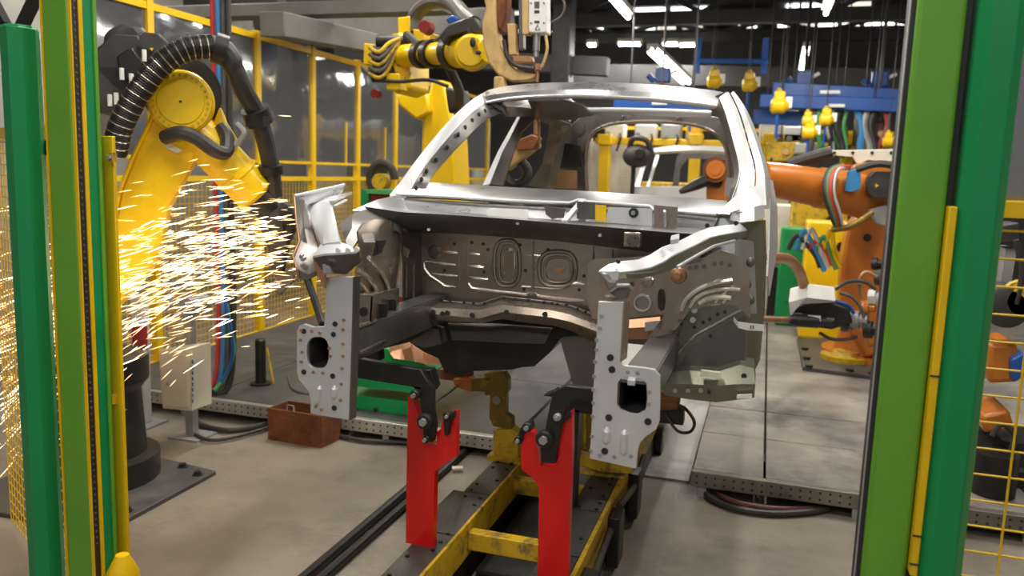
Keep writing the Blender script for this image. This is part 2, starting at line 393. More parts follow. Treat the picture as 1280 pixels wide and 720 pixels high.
def bead(parent, a, b, Y, r, m_):
    p = at(*a, Y=Y); q = at(*b, Y=Y); d = (q-p).normalized()
    MB().tube([p, p+d*r, q-d*r, q], [r*.3, r, r, r*.3], 10).build('bead', m_, parent)
# ---- front mounting plates
ol = [(748, 377), (779, 378), (777, 420), (775, 452), (779, 457), (806, 460), (818, 462), (825, 470), (825, 500), (824, 527), (820, 537), (808, 545), (800, 553), (797, 563), (795, 586), (737, 573), (740, 520), (742, 480), (745, 430)]
hs = [(772, 479), (776, 473), (783, 472), (785, 476), (794, 477), (796, 473), (803, 474), (808, 479), (809, 500), (807, 512), (797, 518), (787, 517), (776, 512), (771, 505)]
fr = MB().plate(S(ol, Yf), [S(hs, Yf)], (0, .012, 0)).build('mounting_plate', 'white', car, bevel=.002)
tag(fr, 'pale galvanised plate with square opening')
MB().loft([S([(779, 378), (777, 420), (775, 452)], Yf), S([(779, 378), (777, 420), (775, 452)], Yf) and [p+V((.006, .05, 0)) for p in S([(779, 378), (777, 420), (775, 452)], Yf)]], (.004, 0, 0)).build('side_flange', 'steel', fr)
rivets([(746, 425), (746, 437), (744, 452), (743, 470), (742, 487), (742, 503), (741, 520), (740, 545), (739, 563), (785, 465), (797, 466), (812, 490), (811, 505), (789, 570), (768, 571), (750, 569), (752, 395), (750, 410)], Yf, .0055, 'silver', fr)
for p in ((763, 447), (765, 462), (761, 522), (810, 527), (756, 564)): hollow(fr, *p, Yf, .0095)
bead(fr, (759, 534), (757, 556), Yf, .011, 'white'); bead(fr, (781, 537), (779, 570), Yf, .011, 'white')
MB().prism(S([(786, 471), (795, 472), (795, 478), (786, 477)], Yf), (0, -.02, -.004)).build('tab', 'white', fr)
ol = [(408, 347), (424, 346), (441, 346), (440, 400), (438, 470), (436, 525), (410, 521), (388, 517), (388, 500), (386, 490), (379, 481), (373, 474), (371, 464), (371, 430), (371, 415), (374, 407), (380, 405), (392, 409), (405, 408), (407, 380)]
lo_ = MB().plate(S(ol, Yf), [hole(397, 441, 14, 20, Yf, 18, .25)], (0, .012, 0)).build('mounting_plate', 'white', car, bevel=.002)
tag(lo_, 'pale galvanised plate with rounded opening')
MB().loft([S([(441, 346), (440, 400), (438, 470), (436, 525)], Yf), [p+V((.004, .03, 0)) for p in S([(441, 346), (440, 400), (438, 470), (436, 525)], Yf)]], (.004, 0, 0)).build('side_flange', 'dsteel', lo_)
rivets([(377, 413), (390, 414), (400, 416), (376, 425), (378, 440), (377, 452), (392, 465), (404, 466), (413, 445), (412, 435), (430, 400), (429, 412), (429, 430), (429, 445), (428, 460), (427, 480), (426, 500), (395, 508), (402, 512)], Yf, .005, 'copper', lo_)
for p in ((419, 405), (417, 418), (380, 465), (416, 470), (418, 510), (380, 414)): hollow(lo_, *p, Yf, .008)
bead(lo_, (400, 482), (396, 506), Yf, .009, 'white'); bead(lo_, (418, 482), (417, 500), Yf, .010, 'white')
# deep crush-box behind each opening
def crushbox(cx, cy, w_, h_, name, m_, y1):
    c = at(cx, cy, Y=Yf); q = MB()
    for sx in (-1, 1): q.span((c.x+sx*w_/2-.004, Yf+.013, c.z-h_/2), (c.x+sx*w_/2+.004, y1, c.z+h_/2))
    for sz in (-1, 1): q.span((c.x-w_/2, Yf+.013, c.z+sz*h_/2-.004), (c.x+w_/2, y1, c.z+sz*h_/2+.004))
    return q.build(name, 'bandsteel', car)
crushbox(790, 500, .08, .09, 'side_member', 'dsteel', 2.92)
crushbox(398, 441, .08, .10, 'side_member', 'dsteel', 2.92)
# inner faces of the left side member, stepped
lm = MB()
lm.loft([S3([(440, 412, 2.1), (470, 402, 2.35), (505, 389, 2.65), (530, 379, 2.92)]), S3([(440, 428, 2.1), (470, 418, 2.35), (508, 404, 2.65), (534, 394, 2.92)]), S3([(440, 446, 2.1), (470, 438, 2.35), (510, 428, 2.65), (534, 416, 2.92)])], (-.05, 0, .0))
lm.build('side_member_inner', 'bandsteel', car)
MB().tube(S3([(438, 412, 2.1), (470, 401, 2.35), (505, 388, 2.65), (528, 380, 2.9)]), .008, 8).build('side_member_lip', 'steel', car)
MB().tube(S3([(450, 441, 2.1), (476, 428, 2.35), (500, 421, 2.6), (502, 412, 2.62), (506, 405, 2.65)]), .005, 6).build('pressed_rib', 'steel', car)
# box bracket under the left tower
bk = MB(); bk.prism(S([(445, 371), (466, 371), (464, 404), (447, 402)], 2.28), (0, .012, 0)); bk.loft([S([(466, 371), (464, 404)], 2.28), S3([(499, 362, 2.7), (499, 392, 2.7)])], (-.006, 0, 0))
bk.loft([S([(445, 371), (466, 371)], 2.28), S3([(470, 362, 2.7), (499, 362, 2.7)])], (0, 0, .006))
bb = bk.build('box_bracket', 'steel', car)
for cx, cy, rx, ry in ((478, 388, 6, 9), (490, 382, 5, 8)):
    MB().prism(hole(cx, cy, rx, ry, 2.38 if cx < 480 else 2.52, 12, .5), (.004, -.004, 0)).build('window_cutout', 'ink', bb)
MB().prism(hole(454, 390, 4, 6, 2.275, 12), (0, -.004, 0)).build('window_cutout', 'ink', bb)
# ---- left spring tower and apron
tw = MB()
tw.loft([S3([(448, 290, 2.42), (455, 279, 2.5), (470, 274, 2.6), (487, 276, 2.7), (496, 280, 2.8), (500, 284, 2.9)]),
         S3([(450, 305, 2.42), (458, 299, 2.46), (474, 298, 2.55), (490, 299, 2.68), (500, 302, 2.8), (503, 306, 2.9)]),
         S3([(452, 320, 2.42), (462, 320, 2.46), (476, 322, 2.55), (492, 325, 2.68), (500, 330, 2.8), (504, 335, 2.9)]),
         S3([(446, 340, 2.36), (462, 342, 2.46), (476, 346, 2.55), (490, 350, 2.68), (498, 355, 2.8), (504, 360, 2.9)]),
         S3([(444, 368, 2.36), (462, 370, 2.46), (476, 370, 2.55), (490, 370, 2.68), (498, 370, 2.8), (504, 372, 2.9)])], (-.01, .004, 0))
lt = tw.build('spring_tower', 'steel', car)
MB().tube(spath(S3([(461, 322, 2.42), (474, 336, 2.5), (482, 350, 2.58), (487, 364, 2.62)]), 4), .008, 8).build('pressed_rib', 'bright', lt)
MB().tube(spath(S3([(449, 338, 2.33), (460, 347, 2.42), (468, 358, 2.48), (472, 369, 2.5)]), 4), .008, 8).build('pressed_rib', 'bright', lt)
MB().tube(spath(S3([(447, 352, 2.31), (456, 360, 2.4), (462, 370, 2.45)]), 4), .005, 8).build('pressed_rib', 'bright', lt)
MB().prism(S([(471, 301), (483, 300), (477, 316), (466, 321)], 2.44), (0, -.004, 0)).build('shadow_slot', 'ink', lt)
MB().loft([S3([(455, 303, 2.40), (452, 292, 2.42)]), S3([(468, 303, 2.42), (466, 290, 2.44)]), S3([(470, 318, 2.42), (469, 300, 2.45)])], (0, .006, 0)).build('tower_bracket', 'dsteel', lt)
# inner vertical wall between tower and dash
iw = MB().loft([S3([(500, 288, 2.82), (512, 289, 2.88), (527, 291, 2.95)]), S3([(503, 330, 2.82), (513, 332, 2.88), (527, 334, 2.95)]), S3([(503, 392, 2.82), (515, 386, 2.88), (529, 380, 2.95)])], (0, .006, 0)).build('dash_side_panel', 'dsteel', car)
for x in (508, 517): MB().tube(S3([(x, 330, 2.84), (x, 372, 2.84)]), .004, 6).build('pressed_rib', 'steel', iw)
MB().prism(S([(504, 308), (511, 312), (509, 322), (503, 319)], 2.80), (0, .01, 0)).build('clip', 'steel', iw)
# ---- left headlamp carrier and upper wing rail
hc = MB().loft([S3([(391, 320, 2.02), (405, 317, 2.02), (425, 316, 2.02), (446, 314, 2.02)]), S3([(400, 306, 2.12), (410, 303, 2.12), (424, 302, 2.12), (436, 306, 2.12)])], (0, 0, -.006))
hl = hc.build('headlamp_carrier', 'white', car); tag(hl, 'white topped sheet bracket')
MB().loft([S([(391, 321), (402, 319), (425, 317), (447, 314)], 2.02), S([(402, 338), (405, 334), (425, 334), (450, 327)], 2.03), S([(404, 343), (412, 342), (432, 343), (438, 333)], 2.06)], (0, .008, 0)).build('carrier_front', 'dsteel', hl)
MB().prism(S([(391, 322), (407, 322), (406, 360), (402, 358), (399, 346), (393, 336)], 2.03), (0, .008, 0)).build('copper_side', 'copper', hl)
for x, y in ((423, 313), (435, 313), (446, 312)): rivets([(x, y)], 2.012, .008, 'label', hl, 'bright_spot')
MB().prism(S([(405, 330), (413, 333), (417, 342), (406, 341)], 2.01), (0, -.008, 0)).build('bracket_tab', 'silver', hl)
ur = MB().loft([S3([(383, 262, 2.36), (392, 256, 2.36), (405, 252, 2.36), (414, 253, 2.36), (417, 262, 2.36)]),
                S3([(391, 280, 2.25), (398, 275, 2.25), (409, 272, 2.25), (419, 273, 2.25), (421, 282, 2.25)]),
                S3([(400, 298, 2.16), (404, 292, 2.16), (413, 290, 2.16), (422, 290, 2.16), (425, 298, 2.16)]),
                S3([(402, 312, 2.1), (404, 305, 2.1), (412, 303, 2.1), (424, 302, 2.1), (430, 310, 2.1)])], (0, 0, -.012))
ul = ur.build('upper_wing_rail', 'white', car); tag(ul, 'bright white pressed rail')
MB().loft([S3([(383, 262, 2.37), (388, 264, 2.36)]), S3([(391, 282, 2.26), (395, 284, 2.25)]), S3([(398, 300, 2.17), (401, 302, 2.16)])], (0, .01, -.03)).build('rail_side', 'copper', ul)
MB().loft([S3([(392, 256, 2.36), (414, 255, 2.36)]), S3([(405, 247, 2.5), (425, 244, 2.5)]), S3([(430, 243, 2.8), (440, 240, 2.8)])], (0, 0, -.01)).build('rail_rear', 'white', ul)
for p, q in (((414, 252), (430, 246)), ((418, 258), (432, 250))): MB().bar(at(*p, Y=2.34), at(*q, Y=2.6), .012, .006).build('prong', 'white', ul)
# outer wing edge sheet on the left
ws = MB().loft([S3([(368, 245, 2.25), (395, 239, 2.4), (430, 231, 2.7)]), S3([(369, 250, 2.25), (396, 245, 2.4), (428, 237, 2.7)]), S3([(378, 262, 2.3), (396, 256, 2.42), (424, 246, 2.7)])], (0, .004, -.004))
wo = ws.build('wing_edge_sheet', 'silver', car)
MB().loft([S3([(368, 245, 2.25), (378, 250, 2.26), (384, 262, 2.3)]), S3([(371, 275, 2.22), (380, 285, 2.24), (392, 290, 2.25)]), S3([(374, 300, 2.18), (384, 305, 2.2), (398, 302, 2.22)]), S3([(366, 320, 2.14), (384, 322, 2.15), (396, 322, 2.16)]), S3([(371, 336, 2.12), (385, 343, 2.13), (397, 338, 2.13)]), S3([(373, 348, 2.12), (384, 350, 2.13), (393, 345, 2.13)])], (.002, .006, 0)).build('apron_sheet', 'dsteel', wo)
MB().tube(S3([(368, 246, 2.245), (370, 275, 2.215), (374, 302, 2.175), (366, 320, 2.135), (371, 336, 2.115), (373, 348, 2.115)]), .0035, 6).build('copper_lip', 'copper', wo)
MB().tube(S3([(368, 245, 2.245), (395, 239, 2.395), (430, 231, 2.695)]), .005, 6).build('top_lip', 'white', wo)
for a, b in (((374, 322), (380, 318)), ((376, 326), (383, 321))): bead(wo, a, b, 2.13, .006, 'silver')
# dark strut rod hanging below
MB().tube(S3([(384, 348, 2.14), (394, 378, 2.12), (403, 405, 2.08)]), .011, 8).build('hanging_rod', 'black', car)
# dark rear wing ledge left (from rail to A pillar)
lg = MB().loft([S3([(424, 280, 2.4), (440, 268, 2.55), (455, 262, 2.7), (470, 262, 2.8), (500, 266, 2.85)]), S3([(432, 300, 2.4), (440, 285, 2.5), (462, 272, 2.62), (480, 274, 2.74), (500, 278, 2.8)]), S3([(436, 318, 2.36), (447, 300, 2.42), (460, 280, 2.55), (480, 280, 2.68), (502, 292, 2.78)])], (0, .006, -.004))
lg.build('wing_ledge', 'bandsteel', car)
gs = MB().loft([S3([(440, 263, 2.75), (470, 250, 2.9), (500, 243, 3.0)]), S3([(470, 264, 2.78), (490, 263, 2.88), (512, 266, 2.95)])], (0, 0, -.006))
gs.build('scuttle_corner', 'silver', car)
# ---- dash panel (firewall) with pressed beads and openings
Yd = 2.95
fw = [(506, 288), (560, 290), (640, 296), (740, 304), (800, 312), (880, 322), (885, 400), (850, 412), (760, 404), (700, 396), (620, 385), (560, 380), (528, 378), (526, 330)]
dh = [hole(636, 326, 8, 17, Yd, 16, .35)]
dash = MB().plate(S(fw, Yd), dh, (0, .008, 0)).build('dash_panel', 'steel', car)
tag(dash, 'brown-grey pressed steel bulkhead')
def pbead(pts, r=.008, m_='bright', Y=Yd, nm='pressed_bead'):
    p = S(pts, Y); MB().tube(p, [r*.5]+[r]*(len(p)-2)+[r*.5] if len(p) > 2 else r, 8).build(nm, m_, dash)
pbead([(530, 328), (531, 336), (538, 345), (550, 353), (557, 358), (570, 359)])
pbead([(552, 314), (560, 315), (572, 316)]); pbead([(586, 317), (592, 317), (600, 318)])
pbead([(531, 327), (550, 329), (570, 331)]); pbead([(586, 332), (598, 333), (605, 334)])
pbead([(540, 342), (556, 344), (572, 345)]); pbead([(586, 346), (598, 348), (610, 349)])
pbead([(586, 354), (590, 360), (605, 362), (640, 366), (658, 368), (663, 365)])
pbead([(670, 366), (672, 370), (690, 373), (715, 375), (730, 376)])
pbead([(668, 359), (690, 361), (702, 360), (712, 355), (722, 354), (731, 356)])
pbead([(657, 318), (662, 319), (664, 319)], .006); pbead([(668, 319), (676, 320)], .006)
pbead([(652, 358), (664, 359)], .006)
for xx, y0, y1 in ((574, 292, 358), (584, 293, 356), (667, 300, 362), (742, 308, 330), (766, 312, 335)):
    pbead([(xx, y0), (xx, (y0+y1)/2), (xx, y1)], .0045, 'steel')
def ring(cx, cy, rx, ry, r, m_='steel', sq=.3, Y=Yd):
    p = hole(cx, cy, rx, ry, Y, 24, sq); p = p+p[:2]
    MB().tube(p, r, 8).build('pressed_ring', m_, dash)
ring(634, 329, 16, 29, .008); ring(635, 330, 11, 23, .006)
ring(697, 336, 23, 22, .009); ring(698, 337, 17, 16, .006)
MB().prism(hole(697, 337, 15, 14, Yd, 20), (0, -.003, 0)).build('stamped_disc', 'steel', dash)
MB().prism(S([(690, 335), (708, 334), (700, 342)], Yd), (0, -.008, 0)).build('stamped_boss', 'copper', dash)
c = at(544, 315, Y=Yd); MB().lathe(c, (0, -1, 0), [(0, .028), (.006, .028), (.012, .02), (.013, .006), (.02, .006)]).build('grommet_boss', 'dsteel', dash)
for p in ((556, 338), (657, 338), (605, 340), (610, 312), (590, 303), (655, 362), (724, 362), (604, 305), (685, 312), (568, 305), (720, 330), (650, 306), (730, 345), (740, 366)): hollow(dash, *p, Yd, .0065)
MB().prism(S([(630, 315), (642, 313), (643, 344), (629, 345)], 3.3), (0, .01, 0)).build('insulation_pad', 'label', dash)
# ---- dark upper band (cowl lower)
bd = MB().loft([S3([(455, 258, 2.72), (500, 265, 2.76), (570, 269, 2.78), (640, 274, 2.78), (700, 279, 2.78), (760, 284, 2.78), (830, 290, 2.78), (890, 294, 2.78)]),
                S3([(470, 276, 2.74), (500, 281, 2.8), (570, 284, 2.84), (640, 288, 2.84), (700, 293, 2.84), (760, 299, 2.84), (830, 305, 2.84), (890, 310, 2.84)]),
                S3([(480, 285, 2.78), (502, 290, 2.88), (570, 292, 2.92), (640, 297, 2.92), (700, 302, 2.92), (760, 309, 2.92), (830, 317, 2.92), (890, 324, 2.92)])], (0, .006, 0))
band = bd.build('cowl_lower_panel', 'bandsteel', car)
rivets([(536, 287), (647, 279), (772, 287), (750, 294), (802, 288)], 2.8, .006, 'label', band, 'bright_clip')
mb = MB().span(at(782, 289, Y=2.80), at(800, 310, Y=2.76)); bo = mb.build('mount_block', 'steel', band, bevel=.004)
c = at(791, 301, Y=2.755); MB().lathe(c, (0, -1, 0), [(0, .02), (.008, .02), (.0081, .012), (.001, .012)]).build('bush', 'dsteel', band)
# ---- scuttle tray and dash cross beam
tr = MB().loft([S3([(500, 247, 3.03), (560, 251, 3.05), (640, 256, 3.05), (720, 260, 3.05), (800, 264, 3.05), (900, 269, 3.05)]),
                S3([(502, 262, 2.98), (560, 265, 3.0), (640, 271, 3.0), (720, 276, 3.0), (800, 281, 3.0), (890, 287, 3.0)]),
                S3([(505, 268, 2.78), (570, 271, 2.8), (640, 276, 2.8), (700, 281, 2.8), (800, 289, 2.8), (890, 296, 2.8)])], (0, .006, -.003))
tray = tr.build('scuttle_tray', 'greymetal', car)
MB().prism(S([(612, 260), (658, 262), (660, 275), (608, 272)], 2.97), (0, .01, 0)).build('white_patch', 'label', tray)
MB().bar(at(706, 277, Y=2.9), at(729, 250, Y=3.04), .022, .012).build('stay', 'white', tray)
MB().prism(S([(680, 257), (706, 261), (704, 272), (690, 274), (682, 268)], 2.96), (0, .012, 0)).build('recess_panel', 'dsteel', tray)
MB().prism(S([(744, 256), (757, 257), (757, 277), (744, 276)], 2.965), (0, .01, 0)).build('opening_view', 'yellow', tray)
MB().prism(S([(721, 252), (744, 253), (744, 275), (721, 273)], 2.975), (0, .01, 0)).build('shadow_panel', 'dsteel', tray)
MB().prism(S([(760, 259), (815, 261), (815, 283), (758, 278)], 2.975), (0, .01, 0)).build('valve_panel', 'white', tray)
c = at(792, 266, Y=2.97); MB().lathe(c, (0, -1, 0), [(0, .018), (.004, .018), (.0041, .011), (.009, .011)]).build('valve_hole', 'ink', tray); MB().cyl(c+V((0, -.008, 0)), c+V((0, -.012, 0)), .008).build('valve_pin', 'silver', tray)
MB().prism(S([(817, 256), (847, 259), (846, 287), (818, 283)], 2.97), (0, .012, 0)).build('bracket_post', 'steel', tray)
bead(tray, (831, 262), (831, 284), 2.965, .008, 'silver')
cb = MB().loft([S3([(510, 227, 3.22), (560, 229, 3.24), (640, 234, 3.25), (720, 238, 3.25), (800, 243, 3.25), (860, 247, 3.25), (912, 251, 3.22)]),
                S3([(500, 237, 3.06), (560, 240, 3.08), (640, 245, 3.08), (720, 249, 3.08), (800, 255, 3.08), (860, 259, 3.08), (912, 262, 3.06)]),
                S3([(492, 243, 3.03), (560, 246, 3.04), (640, 251, 3.04), (712, 254, 3.04), (735, 253, 3.04), (860, 264, 3.04), (912, 268, 3.03)])], (0, .01, -.012))
MB().loft([S3([(845, 262, 3.06), (890, 266, 3.06), (930, 268, 3.05)]), S3([(845, 300, 3.04), (890, 310, 3.04), (932, 312, 3.02)]), S3([(848, 335, 3.02), (890, 345, 3.02), (934, 350, 3.0)])], (0, .008, 0)).build('scuttle_side_panel', 'silver', car)
beam = cb.build('dash_cross_beam', 'greymetal', car)
MB().tube(S3([(494, 243, 3.02), (560, 246, 3.03), (640, 251, 3.03), (712, 254, 3.03), (722, 250, 3.03), (735, 252, 3.03), (812, 258, 3.03), (816, 262, 3.03), (895, 268, 3.02)]), .006, 8).build('front_lip', 'white', beam)
# ---- lower cross member
lx = MB().loft([S3([(527, 376, 2.86), (545, 378, 2.86), (575, 380, 2.86), (600, 383, 2.86), (614, 378, 2.86), (628, 374, 2.86), (655, 377, 2.86), (690, 381, 2.86), (712, 385, 2.86), (735, 394, 2.86), (760, 402, 2.86)]),
                S3([(530, 383, 2.78), (545, 385, 2.78), (575, 386, 2.78), (600, 388, 2.78), (614, 384, 2.78), (628, 381, 2.78), (655, 384, 2.78), (690, 388, 2.78), (712, 393, 2.78), (735, 402, 2.78), (760, 410, 2.78)]),
                S3([(534, 390, 2.77), (545, 393, 2.77), (575, 396, 2.77), (600, 398, 2.77), (614, 394, 2.77), (628, 390, 2.77), (655, 393, 2.77), (690, 397, 2.77), (712, 402, 2.77), (735, 410, 2.77), (760, 420, 2.77)]),
                S3([(536, 398, 2.8), (545, 400, 2.8), (575, 402, 2.8), (600, 403, 2.8), (614, 400, 2.8), (628, 398, 2.8), (655, 402, 2.8), (690, 406, 2.8), (712, 412, 2.8), (735, 424, 2.8), (760, 432, 2.8)])], (0, .008, -.004))
lcm = lx.build('lower_cross_member', 'steel', car)
for p in ((541, 390), (559, 391), (553, 392), (590, 394), (633, 390), (681, 393), (725, 412)): hollow(lcm, *p, 2.765, .009)
fl = S3([(530, 374, 2.9), (560, 377, 2.9), (600, 380, 2.9), (628, 371, 2.9), (655, 374, 2.9), (690, 378, 2.9), (715, 383, 2.9), (760, 400, 2.9)])
MB().tube(fl, .005, 6).build('flange_edge', 'silver', lcm)
rivets([(552, 375), (563, 376), (580, 378), (592, 379), (606, 379), (630, 373), (643, 374), (660, 376), (680, 378), (690, 379), (697, 380), (708, 381), (722, 386), (732, 390)], 2.88, .005, 'ink', lcm)
# ---- underfloor: dark floor pan and tunnel
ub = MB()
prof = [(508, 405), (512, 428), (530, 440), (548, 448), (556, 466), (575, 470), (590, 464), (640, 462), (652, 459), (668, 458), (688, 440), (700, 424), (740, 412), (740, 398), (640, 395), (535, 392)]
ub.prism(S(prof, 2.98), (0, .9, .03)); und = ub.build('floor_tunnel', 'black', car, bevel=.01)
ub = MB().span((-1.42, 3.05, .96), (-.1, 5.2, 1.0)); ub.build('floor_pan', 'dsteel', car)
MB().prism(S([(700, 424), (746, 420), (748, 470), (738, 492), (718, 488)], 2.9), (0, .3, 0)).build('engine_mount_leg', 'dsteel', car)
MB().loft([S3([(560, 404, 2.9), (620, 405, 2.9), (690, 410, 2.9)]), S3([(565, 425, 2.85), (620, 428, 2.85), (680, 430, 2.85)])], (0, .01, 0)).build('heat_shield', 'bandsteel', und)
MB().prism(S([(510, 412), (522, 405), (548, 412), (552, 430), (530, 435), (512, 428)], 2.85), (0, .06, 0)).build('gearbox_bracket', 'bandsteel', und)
# ---- right wing rail, bracket and wheelhouse
RROWS = [S3([(748, 338, 2.05), (760, 330, 2.10), (775, 326, 2.14), (797, 324, 2.2), (812, 318, 2.25), (826, 309, 2.32), (850, 300, 2.44), (872, 289, 2.56), (886, 284, 2.64), (905, 281, 2.74), (925, 279, 2.86), (938, 279, 2.96)]),
                S3([(752, 342, 2.03), (775, 338, 2.08), (790, 336, 2.13), (812, 331, 2.2), (828, 323, 2.26), (840, 314, 2.32), (866, 303, 2.44), (888, 292, 2.56), (900, 290, 2.64), (915, 288, 2.74), (932, 285, 2.86), (942, 284, 2.96)]),
                S3([(760, 343, 2.03), (780, 342, 2.07), (795, 342, 2.12), (815, 340, 2.19), (832, 334, 2.25), (843, 328, 2.31), (868, 314, 2.43), (890, 303, 2.55), (902, 299, 2.63), (918, 296, 2.73), (934, 292, 2.86), (942, 290, 2.96)])]
RROWS[1] = [a.lerp(b, .42) for a, b in zip(RROWS[1], RROWS[2])]
rt = MB().loft(RROWS[:2], (0, .006, -.008))
rw = rt.build('upper_wing_rail', 'white', car, bevel=.003); tag(rw, 'long cranked white pressed rail')
MB().loft([[p+V((0, -.001, -.002)) for p in RROWS[1]], [p+V((0, .0, -.012)) for p in RROWS[2]]], (0, .008, 0)).build('rail_front_face', 'olivesteel', rw)
MB().loft([S3([(782, 342, 2.065), (797, 342, 2.115), (817, 340, 2.185), (833, 334, 2.245), (844, 328, 2.305), (868, 314, 2.425), (890, 303, 2.545), (918, 296, 2.725), (940, 291, 2.95)]),
           S3([(784, 348, 2.075), (800, 348, 2.125), (820, 344, 2.195), (836, 339, 2.255), (846, 334, 2.315), (870, 320, 2.435), (892, 308, 2.555), (918, 301, 2.735), (940, 295, 2.96)])], (0, .006, 0)).build('rail_underside', 'olivesteel', rw)
MB().tube(S3([(846, 334, 2.31), (870, 320, 2.43), (892, 308, 2.55), (918, 301, 2.73)]), .005, 6).build('lower_lip', 'white', rw)
MB().prism(S([(838, 300), (848, 298), (848, 304), (838, 306)], 2.33), (0, .02, .012)).build('rail_tab', 'white', rw)
rivets([(773, 327), (884, 282), (920, 279)], 2.1, .006, 'ink', rw)
hb = MB().loft([S([(749, 339), (774, 339)], 2.04), S([(757, 349), (772, 350)], 2.04), S([(762, 353), (768, 354)], 2.05)], (0, .008, 0)); hr = hb.build('headlamp_carrier', 'white', car); tag(hr, 'small silver bracket above the plate')
MB().loft([S([(748, 340), (752, 342)], 2.05), S([(754, 366), (762, 366)], 2.06), S([(758, 374), (774, 374)], 2.07)], (0, .01, 0)).build('carrier_leg', 'steel', hr)
MB().prism(S([(762, 364), (772, 358), (785, 358), (782, 374), (765, 376)], 2.07), (0, .05, 0)).build('carrier_block', 'bandsteel', hr)
MB().tube(S3([(762, 364, 2.06), (772, 357, 2.06), (786, 357, 2.07), (790, 362, 2.08)]), .006, 6).build('carrier_lip', 'silver', hr)
# tower face on the right
tf = [(735, 330), (742, 324), (782, 322), (840, 318), (845, 340), (838, 380), (828, 402), (790, 412), (740, 398), (733, 372)]
tp = MB().plate(S(tf, 2.72), [hole(827, 375, 5, 14, 2.72, 14, .3)], (0, .008, 0)).build('tower_side_panel', 'steel', car)
def tb(pts, Y, r=.006, m_='silver', par=None): MB().tube(spath(S(pts, Y), 3), r, 8).build('pressed_bead', m_, par or tp)
tb([(781, 344), (788, 346), (796, 345)], 2.715); tb([(802, 350), (809, 346), (817, 350)], 2.715)
c = at(809, 351, Y=2.72); MB().lathe(c, (0, -1, 0), [(0, .022), (.01, .02), (.015, .008)]).build('boss', 'steel', tp)
ringp = hole(803, 379, 10, 10, 2.715, 18); MB().tube(ringp+ringp[:2], .005, 6).build('pressed_ring', 'silver', tp)
for p in ((779, 338), (834, 335), (823, 337), (790, 355)): hollow(tp, *p, 2.717, .007)
MB().loft([S([(784, 400), (825, 396)], 2.69), S([(784, 410), (826, 408)], 2.67), S([(786, 424), (808, 424)], 2.68)], (0, .01, 0)).build('lower_bracket', 'copper', tp)
MB().prism(S([(806, 403), (830, 400), (826, 412), (806, 414)], 2.66), (0, .01, 0)).build('tag_plate', 'silver', tp)
MB().prism(S([(806, 430), (812, 428), (790, 460), (783, 458)], 2.66), (0, .01, 0)).build('diagonal_stay', 'silver', tp)
# wheelhouse skin with arched pressings
wh = [(838, 338), (846, 333), (860, 330), (880, 322), (900, 312), (925, 320), (936, 345), (938, 398), (920, 382), (895, 380), (862, 388), (845, 412), (826, 420), (808, 424), (830, 395)]
whp = MB().plate(S(wh, 2.66), [], (0, .01, 0)).build('wheelhouse', 'steel', car); tag(whp, 'rounded silver-brown wheelhouse pressing')
for k, (pts, r) in enumerate((([(852, 388), (858, 374), (872, 362), (892, 354), (916, 350)], .009), ([(862, 384), (870, 373), (884, 365), (905, 361), (925, 362)], .008), ([(874, 380), (884, 374), (898, 371), (914, 372)], .010), ([(893, 378), (905, 366), (917, 356)], .006), ([(903, 378), (910, 371)], .006))):
    tb(pts, 2.655, r, 'bright', whp)
c = at(848, 344, Y=2.66); MB().lathe(c, (0, -1, 0), [(0, .028), (.012, .024), (.016, .012), (.03, .011)]).build('threaded_stud', 'copper', whp)
rivets([(862, 335), (870, 334), (880, 333), (893, 330), (902, 329), (912, 331), (850, 400), (838, 415)], 2.657, .007, 'dsteel', whp)
MB().prism(S([(857, 331), (861, 320), (875, 316), (875, 328)], 2.62), (0, .02, 0)).build('rail_gusset', 'dsteel', whp)
# dark arched plate behind the wheel opening and the front of the sill
ap = [(826, 424), (848, 420), (857, 398), (861, 381), (890, 382), (905, 380), (920, 378), (934, 376), (934, 440), (928, 470), (900, 472), (835, 470), (824, 462)]
app = MB().plate(S(ap, 2.78), [], (0, .008, 0)).build('wheel_arch_plate', 'olivesteel', car); tag(app, 'dull green-grey arched plate')
MB().tube(spath(S([(838, 465), (848, 440), (868, 420), (893, 406), (918, 392), (932, 386)], 2.776), 4), .005, 6).build('arch_bead', 'silver', app)
MB().loft([S([(850, 456), (862, 436), (884, 420), (910, 405), (932, 396)], 2.774), S([(852, 464), (870, 462), (890, 460), (912, 462), (930, 466)], 2.774)], (0, .003, 0)).build('arch_recess', 'bandsteel', app)
MB().tube(S3([(832, 464, 2.77), (832, 434, 2.77), (836, 429, 2.77), (850, 425, 2.77)]), .006, 6).build('arch_rib', 'silver', app)
for p in ((879, 403), (887, 399), (897, 393), (868, 409), (888, 420), (906, 390)): hollow(app, *p, 2.772, .006)
rivets([(868, 388), (866, 400)], 2.776, .010, 'label', app)
sl = MB().loft([S3([(828, 466, 2.70), (860, 463, 2.70), (895, 465, 2.70), (925, 456, 2.70), (942, 460, 2.70)]), S3([(826, 480, 2.66), (860, 480, 2.66), (895, 482, 2.66), (925, 480, 2.66), (944, 480, 2.66)]), S3([(830, 494, 2.68), (860, 499, 2.68), (895, 503, 2.68), (920, 500, 2.68), (943, 497, 2.68)])], (0, .14, 0))
sil = sl.build('sill_front', 'olivesteel', car)
for x in (844, 860, 876): rivets([(x, 488)], 2.665, .008, 'silver', sil)
hollow(sil, 930, 470, 2.675, .009); hollow(sil, 886, 491, 2.66, .005)
MB().prism(S([(921, 493), (940, 492), (940, 497), (921, 498)], 2.66), (0, -.006, 0)).build('bright_edge', 'label', sil)
MB().bar(at(876, 466, Y=2.66), at(900, 469, Y=2.66), .02, .02).build('sealant_strip', 'cream', sil)
